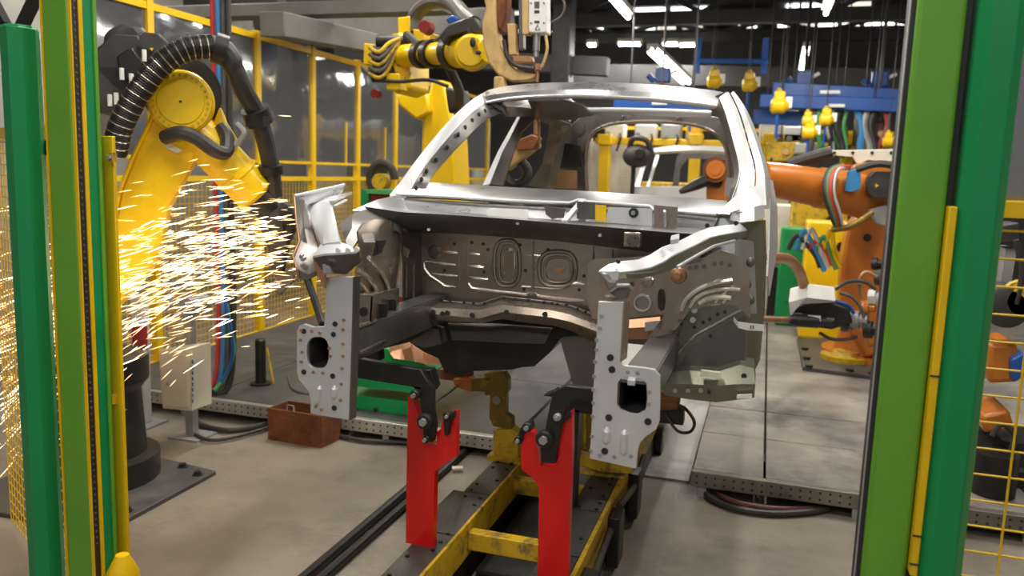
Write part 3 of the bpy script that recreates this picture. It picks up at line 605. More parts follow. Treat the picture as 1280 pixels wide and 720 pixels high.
# hinge pillar and outer side on the right
hp = MB().loft([S3([(926, 280, 2.86), (945, 276, 2.9), (957, 275, 2.94)]), S3([(928, 320, 2.86), (946, 320, 2.9), (958, 320, 2.95)]), S3([(932, 390, 2.84), (950, 390, 2.88), (956, 388, 2.93)]), S3([(928, 450, 2.82), (944, 455, 2.86), (950, 450, 2.9)]), S3([(926, 470, 2.82), (940, 470, 2.86), (944, 462, 2.9)])], (0, .008, 0))
hpo = hp.build('hinge_pillar', 'olivesteel', car)
MB().loft([S3([(915, 262, 2.98), (925, 262, 2.92), (943, 258, 2.9), (955, 256, 2.95)]), S3([(912, 275, 2.96), (925, 278, 2.86), (943, 276, 2.86), (956, 272, 2.93)])], (0, .006, 0)).build('pillar_foot', 'white', hpo)
MB().loft([S3([(918, 300, 2.82), (930, 300, 2.8), (942, 302, 2.82)]), S3([(920, 345, 2.80), (933, 350, 2.78), (944, 345, 2.82)]), S3([(925, 388, 2.78), (936, 392, 2.76), (946, 392, 2.8)])], (0, .006, 0)).build('pillar_cheek', 'silver', hpo)
for p in ((938, 328), (934, 356), (938, 375)): MB().sphere(at(*p, Y=2.77), .014, 6, (1, .5, 1.2)).build('crumpled_dent', 'bandsteel', hpo)
tg = MB().loft([S3([(917, 396, 2.72), (922, 402, 2.70), (935, 404, 2.70), (955, 406, 2.70)]), S3([(917, 402, 2.72), (923, 410, 2.70), (935, 413, 2.70), (955, 414, 2.70)])], (0, .004, 0)).build('paper_tag', 'label', hpo)
for x in (938, 941): MB().prism(S([(x, 407), (x+1.3, 407), (x+1.3, 411), (x, 411)], 2.699), (0, -.001, 0)).build('print_mark', 'ink', tg)
# outer skin edge, nearly edge-on
MB().loft([S3([(957, 225, 3.5), (963, 250, 3.2), (962, 300, 3.15), (960, 345, 3.1)]), S3([(966, 225, 3.8), (972, 260, 3.6), (972, 310, 3.5), (962, 370, 3.2)])], (-.006, 0, 0)).build('outer_side_skin', 'white', car)
# ---- cabin: A pillars
def pillar(name, rows, m_, label=None, th=(0, .01, -.006)):
    o = MB().loft(rows, th).build(name, m_, car)
    if label: tag(o, label)
    return o
YA = [3.05, 3.2, 3.4, 3.58, 3.75]
def PA(pts): return S3([(x, y, Y) for (x, y), Y in zip(pts, YA)])
def PAs(pts, dy=0): return spath([p+V((0, dy, 0)) for p in PA(pts)], 4)
la = pillar('a_pillar', [PAs([(484, 250), (518, 203), (556, 157), (582, 131), (602, 117)]), PAs([(496, 247), (523, 206), (561, 160), (586, 134), (604, 121)], -.01), PAs([(510, 243), (531, 208), (568, 163), (592, 138), (608, 128)])], 'white', 'white raked pillar with dark punched inner flange')
lai = MB().loft([PAs([(510, 243), (531, 208), (568, 163), (592, 138), (608, 128)], .004), PAs([(524, 238), (540, 213), (578, 172), (603, 149), (628, 138)], .05)], (0, .006, 0)).build('inner_flange', 'bandsteel', la)
for i in range(11):
    t = (i+.5)/11*4; k = int(t); u_ = t-k
    pa = [(517, 240), (535, 211), (573, 168), (597, 144), (617, 133)]
    x = pa[k][0]*(1-u_)+pa[k+1][0]*u_; y = pa[k][1]*(1-u_)+pa[k+1][1]*u_; Y_ = YA[k]*(1-u_)+YA[k+1]*u_
    p = at(x, y, Y=Y_+.005); MB().sphere(p, .008, 5, (1, 1, 1.5)).build('pierced_hole', 'ink', lai)
MB().loft([S3([(487, 243, 3.0), (500, 228, 3.06), (512, 214, 3.12)]), S3([(490, 262, 2.98), (505, 250, 3.02), (515, 238, 3.08)])], (0, .008, 0)).build('pillar_foot', 'white', la)
ra = pillar('a_pillar', [PAs([(908, 252), (917, 216), (909, 178), (900, 150), (889, 130)], .05), PAs([(917, 246), (926, 212), (917, 175), (907, 145), (897, 124)])], 'dsteel', 'white double-ribbed pillar on the side toward the orange robot')
MB().loft([PAs([(914, 250), (924, 214), (916, 175), (908, 145), (899, 122)], -.004), PAs([(932, 258), (937, 214), (927, 172), (918, 140), (908, 116)], -.02), PAs([(940, 258), (943, 214), (932, 170), (922, 138), (911, 115)], .0)], (0, .01, 0)).build('pillar_skin', 'white', ra)
MB().loft([PAs([(941, 262), (945, 214), (934, 170), (924, 138), (913, 116)], .02), PAs([(952, 262), (956, 220), (943, 172), (930, 138), (917, 114)], .0), PAs([(962, 262), (962, 222), (948, 172), (934, 138), (921, 118)], .06)], (0, .01, 0)).build('outer_rib', 'white', ra)
MB().loft([S3([(905, 268, 2.96), (925, 262, 2.92), (945, 258, 2.94), (958, 256, 3.0)]), S3([(900, 262, 3.0), (918, 246, 3.02), (938, 235, 3.06), (956, 228, 3.1)])], (0, .01, 0)).build('pillar_foot', 'white', ra)
for x, y in ((924, 266), (938, 268), (930, 274), (945, 272)): MB().box(at(x, y, Y=2.91), (.02, .012, .008)).build('welded_nut', 'silver', ra)
# ---- roof: front header, rails, rear bow (no roof skin)
def HY(x): return 3.75-.12*math.sin(math.pi*(x-602)/303)
hx = [(602, 117), (612, 112), (630, 108), (655, 105), (690, 103), (730, 102.5), (770, 103), (810, 105), (850, 108), (885, 112), (908, 116)]
hm = [(604, 121), (614, 119), (632, 116), (657, 114), (692, 112), (732, 112), (770, 113), (810, 115), (850, 119), (882, 123), (903, 126)]
hbm = [(608, 128), (618, 126), (636, 123), (660, 121), (692, 119.5), (732, 119.5), (770, 121), (810, 123), (850, 127), (880, 131), (898, 134)]
head = MB().loft([[at(x, y, Y=HY(x)+.14) for x, y in hx], [at(x, y, Y=HY(x)) for x, y in hm], [at(x, y, Y=HY(x)-.01) for x, y in hbm]], (0, .02, -.01)).build('roof_header', 'silver', car)
MB().tube([at(x, y, Y=HY(x)-.01) for x, y in hbm], .006, 6).build('header_lip', 'white', head)
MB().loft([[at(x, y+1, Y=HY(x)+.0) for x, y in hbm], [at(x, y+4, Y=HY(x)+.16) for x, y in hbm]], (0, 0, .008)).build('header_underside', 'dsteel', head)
# left roof rail, seen from below
zr = at(606, 124, Y=3.75).z
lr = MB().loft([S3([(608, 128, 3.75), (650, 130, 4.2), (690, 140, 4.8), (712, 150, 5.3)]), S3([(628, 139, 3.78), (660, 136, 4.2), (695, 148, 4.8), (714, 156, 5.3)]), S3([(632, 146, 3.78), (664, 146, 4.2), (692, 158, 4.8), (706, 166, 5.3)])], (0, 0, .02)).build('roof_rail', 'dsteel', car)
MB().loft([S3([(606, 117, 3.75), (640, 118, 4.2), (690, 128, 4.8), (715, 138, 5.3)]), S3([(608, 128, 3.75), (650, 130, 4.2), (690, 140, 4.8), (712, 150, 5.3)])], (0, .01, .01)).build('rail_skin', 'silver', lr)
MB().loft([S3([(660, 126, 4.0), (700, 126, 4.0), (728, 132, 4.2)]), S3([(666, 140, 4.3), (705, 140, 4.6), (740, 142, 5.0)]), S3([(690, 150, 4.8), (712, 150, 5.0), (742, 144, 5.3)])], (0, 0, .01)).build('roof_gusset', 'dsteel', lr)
rr = MB().loft([S3([(886, 128, 3.8), (890, 130, 4.3), (900, 140, 5.0), (905, 148, 5.3)]), S3([(908, 118, 3.75), (915, 128, 4.3), (922, 140, 5.0), (926, 148, 5.3)]), S3([(905, 150, 3.9), (915, 155, 4.3), (925, 160, 5.0), (930, 165, 5.3)])], (0, 0, .015)).build('roof_rail', 'dsteel', car)
bow = MB().tube(S3([(702, 120, 4.1), (716, 129, 4.5), (731, 137, 4.9), (770, 137, 4.92), (830, 138.5, 4.92), (889, 141, 4.9)]), .013, 8).build('roof_bow', 'white', car)
MB().loft([S3([(731, 138, 4.92), (810, 139, 4.92), (889, 142, 4.92)]), S3([(735, 143, 4.96), (810, 145, 4.96), (887, 147, 4.96)])], (0, .02, 0)).build('bow_face', 'silver', bow)
# ---- rear body frame with tailgate opening
ro = [(690, 236), (696, 200), (704, 176), (714, 156), (726, 146), (742, 142), (800, 142), (880, 144), (925, 150), (932, 190), (935, 258), (916, 258), (912, 215), (907, 185), (898, 170), (884, 161), (860, 155), (820, 152), (780, 153), (757, 157), (742, 165), (734, 180), (732, 205), (734, 240)]
rear = MB().prism(S(ro, 5.35), (0, .06, 0)).build('rear_frame', 'dsteel', car, bevel=.006); tag(rear, 'dark frame of the open tailgate')
MB().tube(spath(S([(912, 235), (908, 188), (898, 171), (884, 161), (860, 155), (820, 152), (780, 153), (757, 157), (742, 165), (734, 180), (732, 205), (734, 240)], 5.33), 3), .012, 8).build('opening_lip', 'steel', rear)
rivets([(724, 162), (911, 166)], 5.33, .035, 'bandsteel', rear, 'hinge_pocket')
for a, b in (((778, 143), (777, 152)), ((783, 143), (785, 152)), ((846, 145), (845, 154)), ((852, 145), (854, 154))): bead(rear, a, b, 5.34, .010, 'bandsteel')
MB().prism(S([(694, 212), (719, 213), (719, 236), (692, 235)], 5.2), (0, .06, 0)).build('lamp_pocket', 'copper', rear)
MB().prism(S([(700, 178), (724, 182), (728, 208), (698, 210)], 5.25), (0, .04, 0)).build('speaker_panel', 'black', rear)
MB().prism(S([(908, 222), (918, 222), (920, 240), (905, 245)], 5.2), (0, .05, 0)).build('quarter_panel', 'grey', rear)
# left B and C pillars
bp_ = MB().loft([S3([(603, 232, 3.95), (622, 190, 4.1), (636, 165, 4.15), (650, 140, 4.2)]), S3([(612, 230, 3.93), (628, 190, 4.08), (641, 165, 4.13), (653, 140, 4.18)])], (0, .02, 0)).build('b_pillar', 'white', car)
MB().loft([S3([(612, 230, 3.94), (628, 190, 4.09), (641, 165, 4.14), (653, 140, 4.19)]), S3([(628, 232, 4.0), (641, 192, 4.12), (652, 165, 4.18), (672, 145, 4.24)])], (0, .02, 0)).build('inner_flange', 'dsteel', bp_)
cp_ = MB().loft([S3([(660, 232, 5.0), (678, 205, 5.0), (684, 175, 5.0), (690, 152, 5.0)]), S3([(684, 236, 5.05), (690, 205, 5.05), (696, 175, 5.1), (704, 155, 5.1)]), S3([(694, 236, 5.2), (700, 205, 5.2), (706, 178, 5.25), (714, 158, 5.3)])], (0, .02, 0)).build('c_pillar', 'olivesteel', car)
# left body side below the waist, seen past the scuttle
MB().loft([S3([(484, 252, 3.05), (487, 262, 3.0)]), S3([(478, 258, 3.2), (470, 280, 3.1)])], (-.01, 0, 0)).build('left_side_skin', 'white', car)
# ================================================================ TROLLEY UNDER THE CAR
DZ = .28
tr_ = thing('skid_trolley', 'worn yellow steel trolley frame on wheels under the car', 'trolley', (-.81, 3.2, 0))
xl0, xl1, xr0, xr1 = -1.115, -.985, -.66, -.515
ys = [1.75, 2.62, 3.02, 3.75, 5.2]
for i in range(4):
    wide = .0 if i != 0 else .0
    x0 = xl0+(0 if i in (0, 2, 3) else -.045)
    MB().span((x0, ys[i]+.004, DZ-.012), (xl1-.012, ys[i+1]-.004, DZ)).build('deck_plate', 'darkplate', tr_, bevel=.002)
    MB().span((xr0, ys[i]+.004, DZ-.012), (xr1-.02, ys[i+1]-.004, DZ)).build('deck_plate', 'darkplate', tr_, bevel=.002)
for x0, x1 in ((xl1-.012, xl1), (xr1-.018, xr1)):
    MB().span((x0, 1.75, DZ-.13), (x1, 5.2, DZ+.004)).build('side_web', 'wornyellow', tr_, bevel=.003)
MB().span((xl0, 1.75, DZ-.13), (xl0+.012, 5.2, DZ-.012)).build('side_web', 'wornyellow', tr_, bevel=.003)
MB().span((xr0, 1.75, DZ-.13), (xr0+.012, 5.2, DZ-.012)).build('side_web', 'wornyellow', tr_, bevel=.003)
for y in (2.72, 3.3, 4.1):
    MB().span((xl1, y, DZ-.10), (xr0, y+.05, DZ-.03)).build('cross_member', 'wornyellow', tr_, bevel=.004)
MB().span((xl1+.01, 1.8, .05), (xr0-.01, 2.68, .065)).build('belly_plate', 'grey', tr_)
MB().span((xl1+.01, 2.80, .05), (xr0-.01, 5.0, .065)).build('belly_plate', 'darkplate', tr_)
random.seed(3)
for i in range(30):   # bolt heads along the decks
    for xx in (xl0+.025, xl1-.04, xr0+.03, xr1-.045):
        if random.random() < .55:
            y = 1.85+i*.07; MB().lathe((xx, y, DZ), (0, 0, 1), [(0, .008), (.006, .008)], 6).build('bolt', 'black', tr_)
MB().span((xr1-.10, 1.75, .02), (xr1-.004, 5.2, DZ-.12)).build('shade_skirt', 'black', tr_, bevel=.004)  # black skirts put in for the shade beneath the trolley
MB().span((xl0+.02, 1.75, .02), (xl1-.02, 5.2, DZ-.12)).build('shade_skirt', 'black', tr_, bevel=.004)
for y in (2.75, 3.7, 4.6):
    for xx in (xr1+.002, xl0-.04):
        wl = MB().lathe((xx, y, .085), (1, 0, 0), [(0, .085), (.035, .085)], 24).build('wheel', 'black', tr_)
        MB().lathe((xx+.036, y, .085), (1, 0, 0), [(0, .045), (.006, .04)], 16).build('hub', 'grey', wl)
for y in (2.3, 3.2): MB().tube([(xr1+.02, y, .24), (xr1+.03, y+.3, .20), (xr1+.02, y+.7, .22)], .014, 8).build('side_hose', 'rubber', tr_)
for y in (2.5, 3.05, 3.55): MB().span((xr1, y, .04), (xr1+.05, y+.12, DZ-.03)).build('side_bracket', 'black', tr_, bevel=.006)
# ---- red clamp stands
def stand(name, label, ol, Y, notch_c, arm, parts, base_x):
    c = at(*base_x, Y=Y)
    t = thing(name, label, 'clamp stand', (c.x, Y, DZ), 'red clamp stands')
    pts = S(ol, Y)
    # bring the foot down to the deck
    pts = [V((p.x, Y, DZ if p.z < DZ+.05 else p.z)) for p in pts]
    MB().prism(pts, (0, .035, 0)).build('post_plate', 'red', t)
    for a in arm: MB().prism(S(a[0], Y+a[1]), (0, a[2], 0)).build(a[3], 'black', t, bevel=.004)
    for x, y, r, dy, m_ in parts:
        p = at(x, y, Y=Y+dy); b_ = MB().lathe(p, (0, -1, 0), [(0, r), (.02, r), (.024, r*.8)], 14).build('pivot_bolt', m_, t)
        MB().lathe(p+V((0, -.024, 0)), (0, -1, 0), [(0, r*.5), (.012, r*.5)], 6).build('nut', 'grey', b_)
    return t
olL = [(510, 496), (514, 494), (520, 508), (524, 524), (526, 540), (527, 554), (546, 555), (546, 540), (551, 536), (553, 524), (560, 526), (561, 516), (570, 514), (570, 571), (556, 580), (543, 590), (542, 640), (541, 692), (507, 688), (508, 600)]
stand('clamp_stand', 'red clamp stand whose whole foot shows on the deck, nearer the rusty box', olL, 2.5, None,
      [([(444, 448), (500, 458), (526, 462), (541, 486), (541, 512), (544, 534), (541, 553), (529, 552), (528, 528), (525, 508), (524, 492), (516, 484), (446, 473)], -.03, .03, 'clamp_arm'),
       ([(452, 430), (472, 428), (474, 452), (450, 452)], .10, .05, 'clamp_pad'), ([(520, 462), (538, 462), (545, 484), (541, 490)], .0, .045, 'arm_web'),
       ([(553, 516), (568, 514), (568, 522), (563, 526), (560, 545), (555, 545)], -.02, .02, 'stop_block')],
      [(533, 525, .028, -.03, 'black'), (521, 492, .017, -.03, 'black'), (562, 518, .012, -.025, 'black'), (535, 547, .014, -.03, 'black')], (525, 690))
olR = [(651, 558), (655, 545), (660, 538), (668, 541), (671, 560), (674, 580), (676, 583), (694, 583), (697, 575), (699, 555), (703, 540), (706, 520), (715, 514), (715, 560), (712, 640), (709, 745), (671, 745), (673, 660), (674, 608), (664, 596), (652, 587)]
stand('clamp_stand', 'red clamp stand cut by the picture edge, in front of the square-hole plate', olR, 2.42, None,
      [([(743, 486), (706, 482), (692, 490), (687, 506), (684, 522), (680, 545), (675, 560), (676, 579), (693, 580), (696, 560), (700, 540), (706, 516), (710, 505), (720, 500), (743, 504)], -.03, .03, 'clamp_arm'),
       ([(686, 492), (694, 487), (694, 497), (678, 495)], .0, .05, 'arm_tip'), ([(650, 535), (662, 528), (664, 538), (655, 552), (646, 550)], .01, .05, 'side_block'),
       ([(698, 516), (712, 512), (712, 524), (700, 530)], -.02, .02, 'stop_block')],
      [(682, 547, .028, -.03, 'black'), (698, 520, .012, -.025, 'grey'), (661, 532, .016, -.01, 'black'), (650, 548, .014, -.01, 'black')], (690, 740))
# ---- locating brackets on the trolley
lb = thing('locating_bracket', 'olive upright bracket with orange pad standing on the trolley between the red stands', 'bracket', (at(630, 575, Y=3.42).x, 3.42, DZ))
z0 = at(634, 576, Y=3.42)
MB().prism(S([(616, 538), (640, 536), (647, 542), (648, 577), (617, 574)], 3.42), (0, .07, 0)).build('foot_block', 'wornyellow', lb, bevel=.004)
MB().span((at(616, 570, Y=3.42).x-.02, 3.40, DZ), (at(648, 570, Y=3.42).x+.02, 3.52, at(630, 570, Y=3.42).z)).build('foot_flange', 'wornyellow', lb)
MB().prism(S([(612, 466), (630, 466), (635, 474), (635, 490), (632, 492), (632, 518), (640, 523), (640, 537), (616, 533), (611, 522), (612, 494)], 3.42), (0, .05, 0)).build('upright', 'olive', lb, bevel=.004)
MB().prism(S([(588, 473), (613, 474), (613, 490), (588, 489)], 3.43), (0, .03, 0)).build('side_arm', 'olive', lb, bevel=.003)
MB().prism(S([(566, 474), (590, 472), (590, 490), (568, 484)], 3.43), (0, .04, 0)).build('orange_pad', 'orange', lb, bevel=.003)
MB().prism(S([(548, 462), (585, 462), (585, 474), (566, 476), (550, 474)], 3.47), (0, .08, 0)).build('rest_block', 'rust', lb, bevel=.003)
MB().lathe(at(621, 500, Y=3.42), (0, -1, 0), [(0, .02), (.006, .02), (.007, .008)], 12).build('dowel', 'grey', lb)
MB().prism(S([(605, 468), (612, 466), (612, 494), (606, 494)], 3.44), (0, .04, 0)).build('side_plate', 'olive', lb)
rb = thing('locating_bracket', 'olive bracket column mostly hidden behind the square-hole plate', 'bracket', (at(745, 590, Y=3.43).x, 3.43, DZ))
MB().prism(S([(716, 500), (742, 504), (740, 566), (718, 562)], 3.40), (0, .06, 0)).build('upright', 'olive', rb, bevel=.004)
MB().prism(S([(714, 564), (745, 572), (790, 580), (790, 592), (748, 590), (714, 578)], 3.40), (0, .08, 0)).build('foot_block', 'wornyellow', rb, bevel=.004)
MB().span((at(716, 580, Y=3.40).x, 3.40, DZ), (at(780, 580, Y=3.40).x, 3.48, at(740, 590, Y=3.40).z)).build('foot_flange', 'wornyellow', rb)
for x in (723, 731): MB().tube(S([(x, 506), (x, 560)], 3.395), .006, 6).build('rib', 'wornyellow', rb)
# copper block right of plate with cable
cbk = thing('rest_block', 'orange-brown steel rest block under the sill beside the square-hole plate', 'block', at(836, 506, Y=3.0))
MB().prism(S([(820, 498), (848, 498), (847, 512), (820, 514)], 3.0), (0, .1, 0)).build('pad', 'rust', cbk, bevel=.004)
pz = at(834, 512, Y=3.0); MB().span((pz.x-.4, 3.02, pz.z-.06), (pz.x+.06, 3.08, pz.z)).build('bracket_arm', 'black', cbk)
MB().span((pz.x-.4, 3.02, DZ), (pz.x-.34, 3.08, pz.z-.05)).build('column', 'black', cbk)
def cable(name, label, pts, r, m_, cat='cable', group=None, n=6, seg=8):
    return tag(MB().tube(spath(pts, n), r, seg).build(name, m_), label, cat, group)
cable('cable', 'thin black cable looping beside the orange-brown rest block', [at(846, 505, Y=3.02), at(858, 512, Y=2.95), at(868, 528, Y=2.9), at(862, 540, Y=2.95), at(846, 538, Y=3.0), at(832, 518, Y=3.02)], .006, 'rubber')
cable('cable', 'thin dark cable hanging beside the orange pad of the bracket', [at(572, 482, Y=3.44), at(560, 492, Y=3.15), at(548, 500, Y=2.8), at(541, 506, Y=2.51)], .005, 'hose')
# ---- green tray with crumpled copper sheet behind the clamp arm
gt = thing('green_tray', 'green steel tray on the dark deck behind the black clamp arm', 'tray', (at(480, 480, Y=4.2).x, 4.3, PZ))
MB().prism([V((p.x, p.y, max(p.z, PZ+.002))) for p in S([(440, 462), (520, 474), (520, 492), (440, 482)], 4.3)], (0, .25, 0)).build('front_panel', 'dgreen', gt, bevel=.004)
MB().prism(S([(470, 432), (495, 440), (545, 462), (545, 476), (470, 470)], 4.45), (0, .2, 0)).build('rear_panel', 'dgreen', gt, bevel=.004)
q = at(480, 470, Y=4.4); MB().span((q.x-.2, 4.32, PZ), (q.x+.25, 4.6, q.z-.12)).build('tray_base', 'dgreen', gt)
cpr = MB().loft([S3([(484, 435, 4.5), (500, 428, 4.5), (512, 426, 4.5), (525, 430, 4.5), (540, 438, 4.5)]), S3([(488, 442, 4.4), (503, 438, 4.45), (514, 433, 4.38), (528, 440, 4.45), (548, 447, 4.4)]), S3([(492, 448, 4.38), (506, 450, 4.42), (518, 452, 4.36), (532, 455, 4.42), (552, 456, 4.38)])], (0, .015, .01))
tag(cpr.build('crumpled_sheet', 'copper'), 'crumpled copper-tan sheet lying on the green tray', 'sheet')
# ---- rusty box
rx = thing('rusty_box', 'open rusty brown steel box on the floor under the rounded-opening plate', 'box', (-2.45, 3.82, 0))
A = at(336, 549, Z=0); B = at(401, 560, Z=0); Cc = at(424, 549, Z=0)
hh = .19
D = A+(Cc-B)
for p, q in ((A, B), (B, Cc), (Cc, D), (D, A)):
    MB().bar(p+V((0, 0, hh/2)), q+V((0, 0, hh/2)), .012, hh).build('side_wall', 'rust', rx)
MB().plate([p+V((0, 0, .01)) for p in (A, B, Cc, D)], [], (0, 0, .01)).build('bottom', 'rust', rx)
e_ = A.lerp(B, .35); MB().tube([e_+V((0, 0, hh*.9)), e_+V((.0, .01, hh+.03)), e_+V((.04, .01, hh+.03)), e_+V((.05, 0, hh*.9))], .005, 6).build('lifting_loop', 'grey', rx)
# ---- left robot floor plate
fp = thing('floor_plate', 'dark steel floor plate with bolts under the sparks', 'plate', (-3.0, 3.05, 0))
MB().plate([(-2.60, 2.62, .0), (-2.61, 3.38, .0), (-3.5, 3.5, .0), (-3.5, 2.6, .0)], [], (0, 0, .022)).build('plate', 'darkplate', fp, bevel=.003)
for x, y in ((-2.66, 2.82), (-2.66, 3.3), (-2.8, 3.36), (-2.95, 2.72)):
    MB().lathe((x, y, .022), (0, 0, 1), [(0, .026), (.004, .026), (.005, .017), (.02, .017)], 8).build('bolt', 'black', fp)
fp2 = thing('floor_plate', 'dark steel floor plate with bolts under the orange robot', 'plate', (1.1, 6.6, PZ))
MB().plate([V((*at(x, y, Z=PZ).xy, PZ)) for x, y in ((1003, 463), (1100, 476), (1180, 470), (1130, 425), (996, 426))], [], (0, 0, .03)).build('plate', 'darkplate', fp2, bevel=.004)
for x, y in ((1006, 437), (1008, 449), (1011, 459), (1062, 464), (1090, 468)):
    p = at(x, y, Z=PZ+.03); MB().lathe(p, (0, 0, 1), [(0, .03), (.02, .03)], 6).build('bolt', 'black', fp2)
# ---- loose cables on the floor
Zf = .02
def fl_(pts, z=Zf): return [at(x, y, Z=z) for x, y in pts]
cable('floor_cable', 'black cable bundle lying in front of the dark deck left of the rusty box', fl_([(235, 520), (255, 532), (285, 538), (315, 534), (336, 529)]), .016, 'rubber')
cable('floor_cable', 'thinner black cable curving on the floor below the cream cabinet', fl_([(238, 540), (262, 550), (295, 546), (330, 536), (336, 533)]), .011, 'rubber')
cable('floor_cable', 'black cable under the edge of the dark deck beside the rusty box', fl_([(425, 545), (450, 550), (480, 552), (510, 553)]), .012, 'rubber')
cable('floor_cable', 'thick black cable sagging on the floor below the tan deck edge', fl_([(880, 612), (890, 624), (920, 636), (965, 642), (1010, 640), (1035, 636)]), .016, 'rubber')
cable('floor_cable', 'reddish dark cable beside the thick one below the tan deck edge', fl_([(893, 613), (910, 624), (945, 633), (985, 636), (1030, 634)]), .012, 'cabred')
cable('deck_cable', 'dark cable lying on the dark deck behind the red stand', [at(x, y, Z=PZ+.012) for x, y in ((468, 512), (490, 508), (508, 502), (520, 498))], .012, 'rubber')
cable('deck_cable', 'thin pale wire on the dark deck behind the rounded-opening plate', [at(x, y, Z=PZ+.008) for x, y in ((360, 470), (366, 486), (385, 492), (400, 490))], .006, 'hose')
tag(MB().box(at(572, 585, Z=.02), (.06, .035, .012), Matrix.Rotation(.5, 3, 'Z')).build('metal_chip', 'cream', bevel=.003), 'small pale offcut lying on the floor next to the conduits', 'offcut')
# ================================================================ GATE POSTS
def vpost(t, name, pts_top, m_, parent=None, z0=0., z1=3.2, bevel=.006):
    """upright with the floor-plan outline pts_top (x, y pairs)"""
    return MB().prism([(x, y, z0) for x, y in pts_top], (0, 0, z1-z0)).build(name, m_, t, bevel=bevel)
def gx(px, py, Y): p = at(px, py, Y=Y); return p
YG = 1.9
# leftmost deep green post: six-sided, closed top
c = at(43, 400, Y=1.92); zt = at(30, 35, Y=1.92).z
t = thing('gate_post', 'deep green faceted post with flat top, leftmost in view', 'post', (c.x, c.y, 0), 'gate posts')
R1 = .051
vpost(t, 'post_body', [(c.x+R1*math.cos(a), c.y+R1*math.sin(a)) for a in (math.radians(45*k+10) for k in range(8))], 'dgreen', z1=zt, bevel=.004)
MB().lathe((c.x, c.y, zt), (0, 0, 1), [(0, R1*.95), (.006, R1*.9)], 8).build('post_cap', 'dgreen', t)
MB().span((c.x-.09, c.y-.09, 0), (c.x+.09, c.y+.09, .015)).build('base_plate', 'dgreen', t)
# light curtain column, left
zq = 3.0
def col(px): return at(px, 360, Y=YG).x
t = thing('light_curtain_column', 'light green sensor column with black slot and yellow edges, on the sparks side', 'light curtain', (col(95), YG, 0), 'light curtain columns')
x0 = at(67, 320, Y=YG).x; x1 = at(100, 320, Y=YG).x
def cy(px): return at(px, 320, X=x1).y
y1_, y2_, y3_, y4_ = cy(102.5), cy(111), cy(115.5), cy(127)
MB().span((x0, YG, 0), (x1-.01, y1_, zq)).build('housing', 'green', t, bevel=.004)
MB().span((x0-.005, YG-.003, 0), (x0, YG+.04, zq)).build('yellow_edge', 'yellow', t)
MB().span((x1-.01, YG+.003, .25), (x1, y1_, zq)).build('yellow_edge', 'yellow', t)
MB().span((x0, y1_, .0), (x1-.004, y2_, zq)).build('optic_slot', 'ink', t)
sm_ = MB()
for i in range(120): sm_.cyl((x1-.006, (y1_+y2_)/2, .4+i*.02), (x1-.002, (y1_+y2_)/2, .4+i*.02), .004, n=6)
sm_.build('lens_row', 'hose', t)['kind'] = 'stuff'
MB().span((x0, y2_, .28), (x1, y3_, zq)).build('yellow_edge', 'yellow', t)
MB().span((x0, y3_, 0), (x1, y4_, zq)).build('rear_housing', 'dgreen', t, bevel=.003)
MB().span((x1-.02, y4_, 0), (x1+.004, y4_+.012, zq)).build('light_edge', 'green', t)
ft = at(138, 712, Y=YG)
MB().lathe((ft.x-.01, YG+.06, ft.z-.1), (0, 0, 1), [(0, .05), (.06, .05), (.12, .02)], 14).build('foot_dome', 'yellow', t)
# yellow post beside it
YP = y4_+.05
yx0, yx1 = at(128.5, 320, Y=YP).x, at(146, 320, Y=YP).x
zt2 = at(135, 170, Y=YP).z
t = thing('fence_post', 'narrow flat yellow post standing against the light green sensor column', 'post', (yx0, YP, 0))
MB().span((yx0, YP, 0), (yx1, YP+.012, zt2)).build('post_body', 'yellow', t, bevel=.002)
for py in (197, 498):
    p = at(143, py, Y=YP); MB().box(p+V((0, -.01, 0)), (.02, .02, .03)).build('bracket', 'wornyellow', t); MB().lathe(p+V((0, -.02, 0)), (0, -1, 0), [(0, .008), (.006, .008)], 6).build('bolt', 'grey', t)
# black link bar between the two green posts
tag(MB().bar(at(50, 186, Y=1.98), at(68, 184, Y=1.98), .03, .045).build('link_bar', 'black', bevel=.003), 'short black bar joining the deep green post and sensor column', 'bar')
# right columns
t = thing('light_curtain_column', 'light green sensor column with dark slit edge, on the orange robot side', 'light curtain', (col(1110), 2.0, 0), 'light curtain columns')
YR = 2.0
def cr(px): return at(px, 360, Y=YR).x
x0, x1, x2, x3 = cr(1106), cr(1112), cr(1172), cr(1180)
MB().span((x0, YR+.02, 0), (x1, YR+.09, 3.2)).build('slit_edge', 'ink', t)
MB().span((x0-.002, YR+.02, 0), (x0, YR+.035, 3.2)).build('bright_lip', 'grey', t)
MB().span((x1, YR, 0), (x2, YR+.10, 3.2)).build('housing', 'green', t, bevel=.010)
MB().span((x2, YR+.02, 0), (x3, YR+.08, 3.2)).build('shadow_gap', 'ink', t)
zy0, zy1 = at(1142, 700, Y=YR+.06).z, at(1187, 257, Y=YR+.06).z
ys_ = thing('marker_strip', 'narrow bright yellow strip between the two green uprights', 'strip', (cr(1177), YR-.02, zy0))
MB().span((cr(1172.5), YR-.03, zy0), (cr(1182.5), YR+.02, zy1)).build('strip', 'yellow', ys_, bevel=.002)
for py in (455, 646, 680): p = at(1160, py, Y=YR+.10); MB().box((cr(1177), YR-.031, p.z), (.02, .003, .004)).build('seam', 'ink', ys_)
t = thing('gate_post', 'broad deep green post in front of the yellow mesh, rightmost in view', 'post', (cr(1210), YR, 0), 'gate posts')
xa, xb = cr(1183), cr(1241)
MB().prism([(xa, YR-.02, 0), (xa+.022, YR-.045, 0), (xb-.02, YR-.045, 0), (xb, YR-.02, 0), (xb, YR+.06, 0), (xa, YR+.06, 0)], (0, 0, 3.2)).build('post_body', 'dgreen', t, bevel=.004)
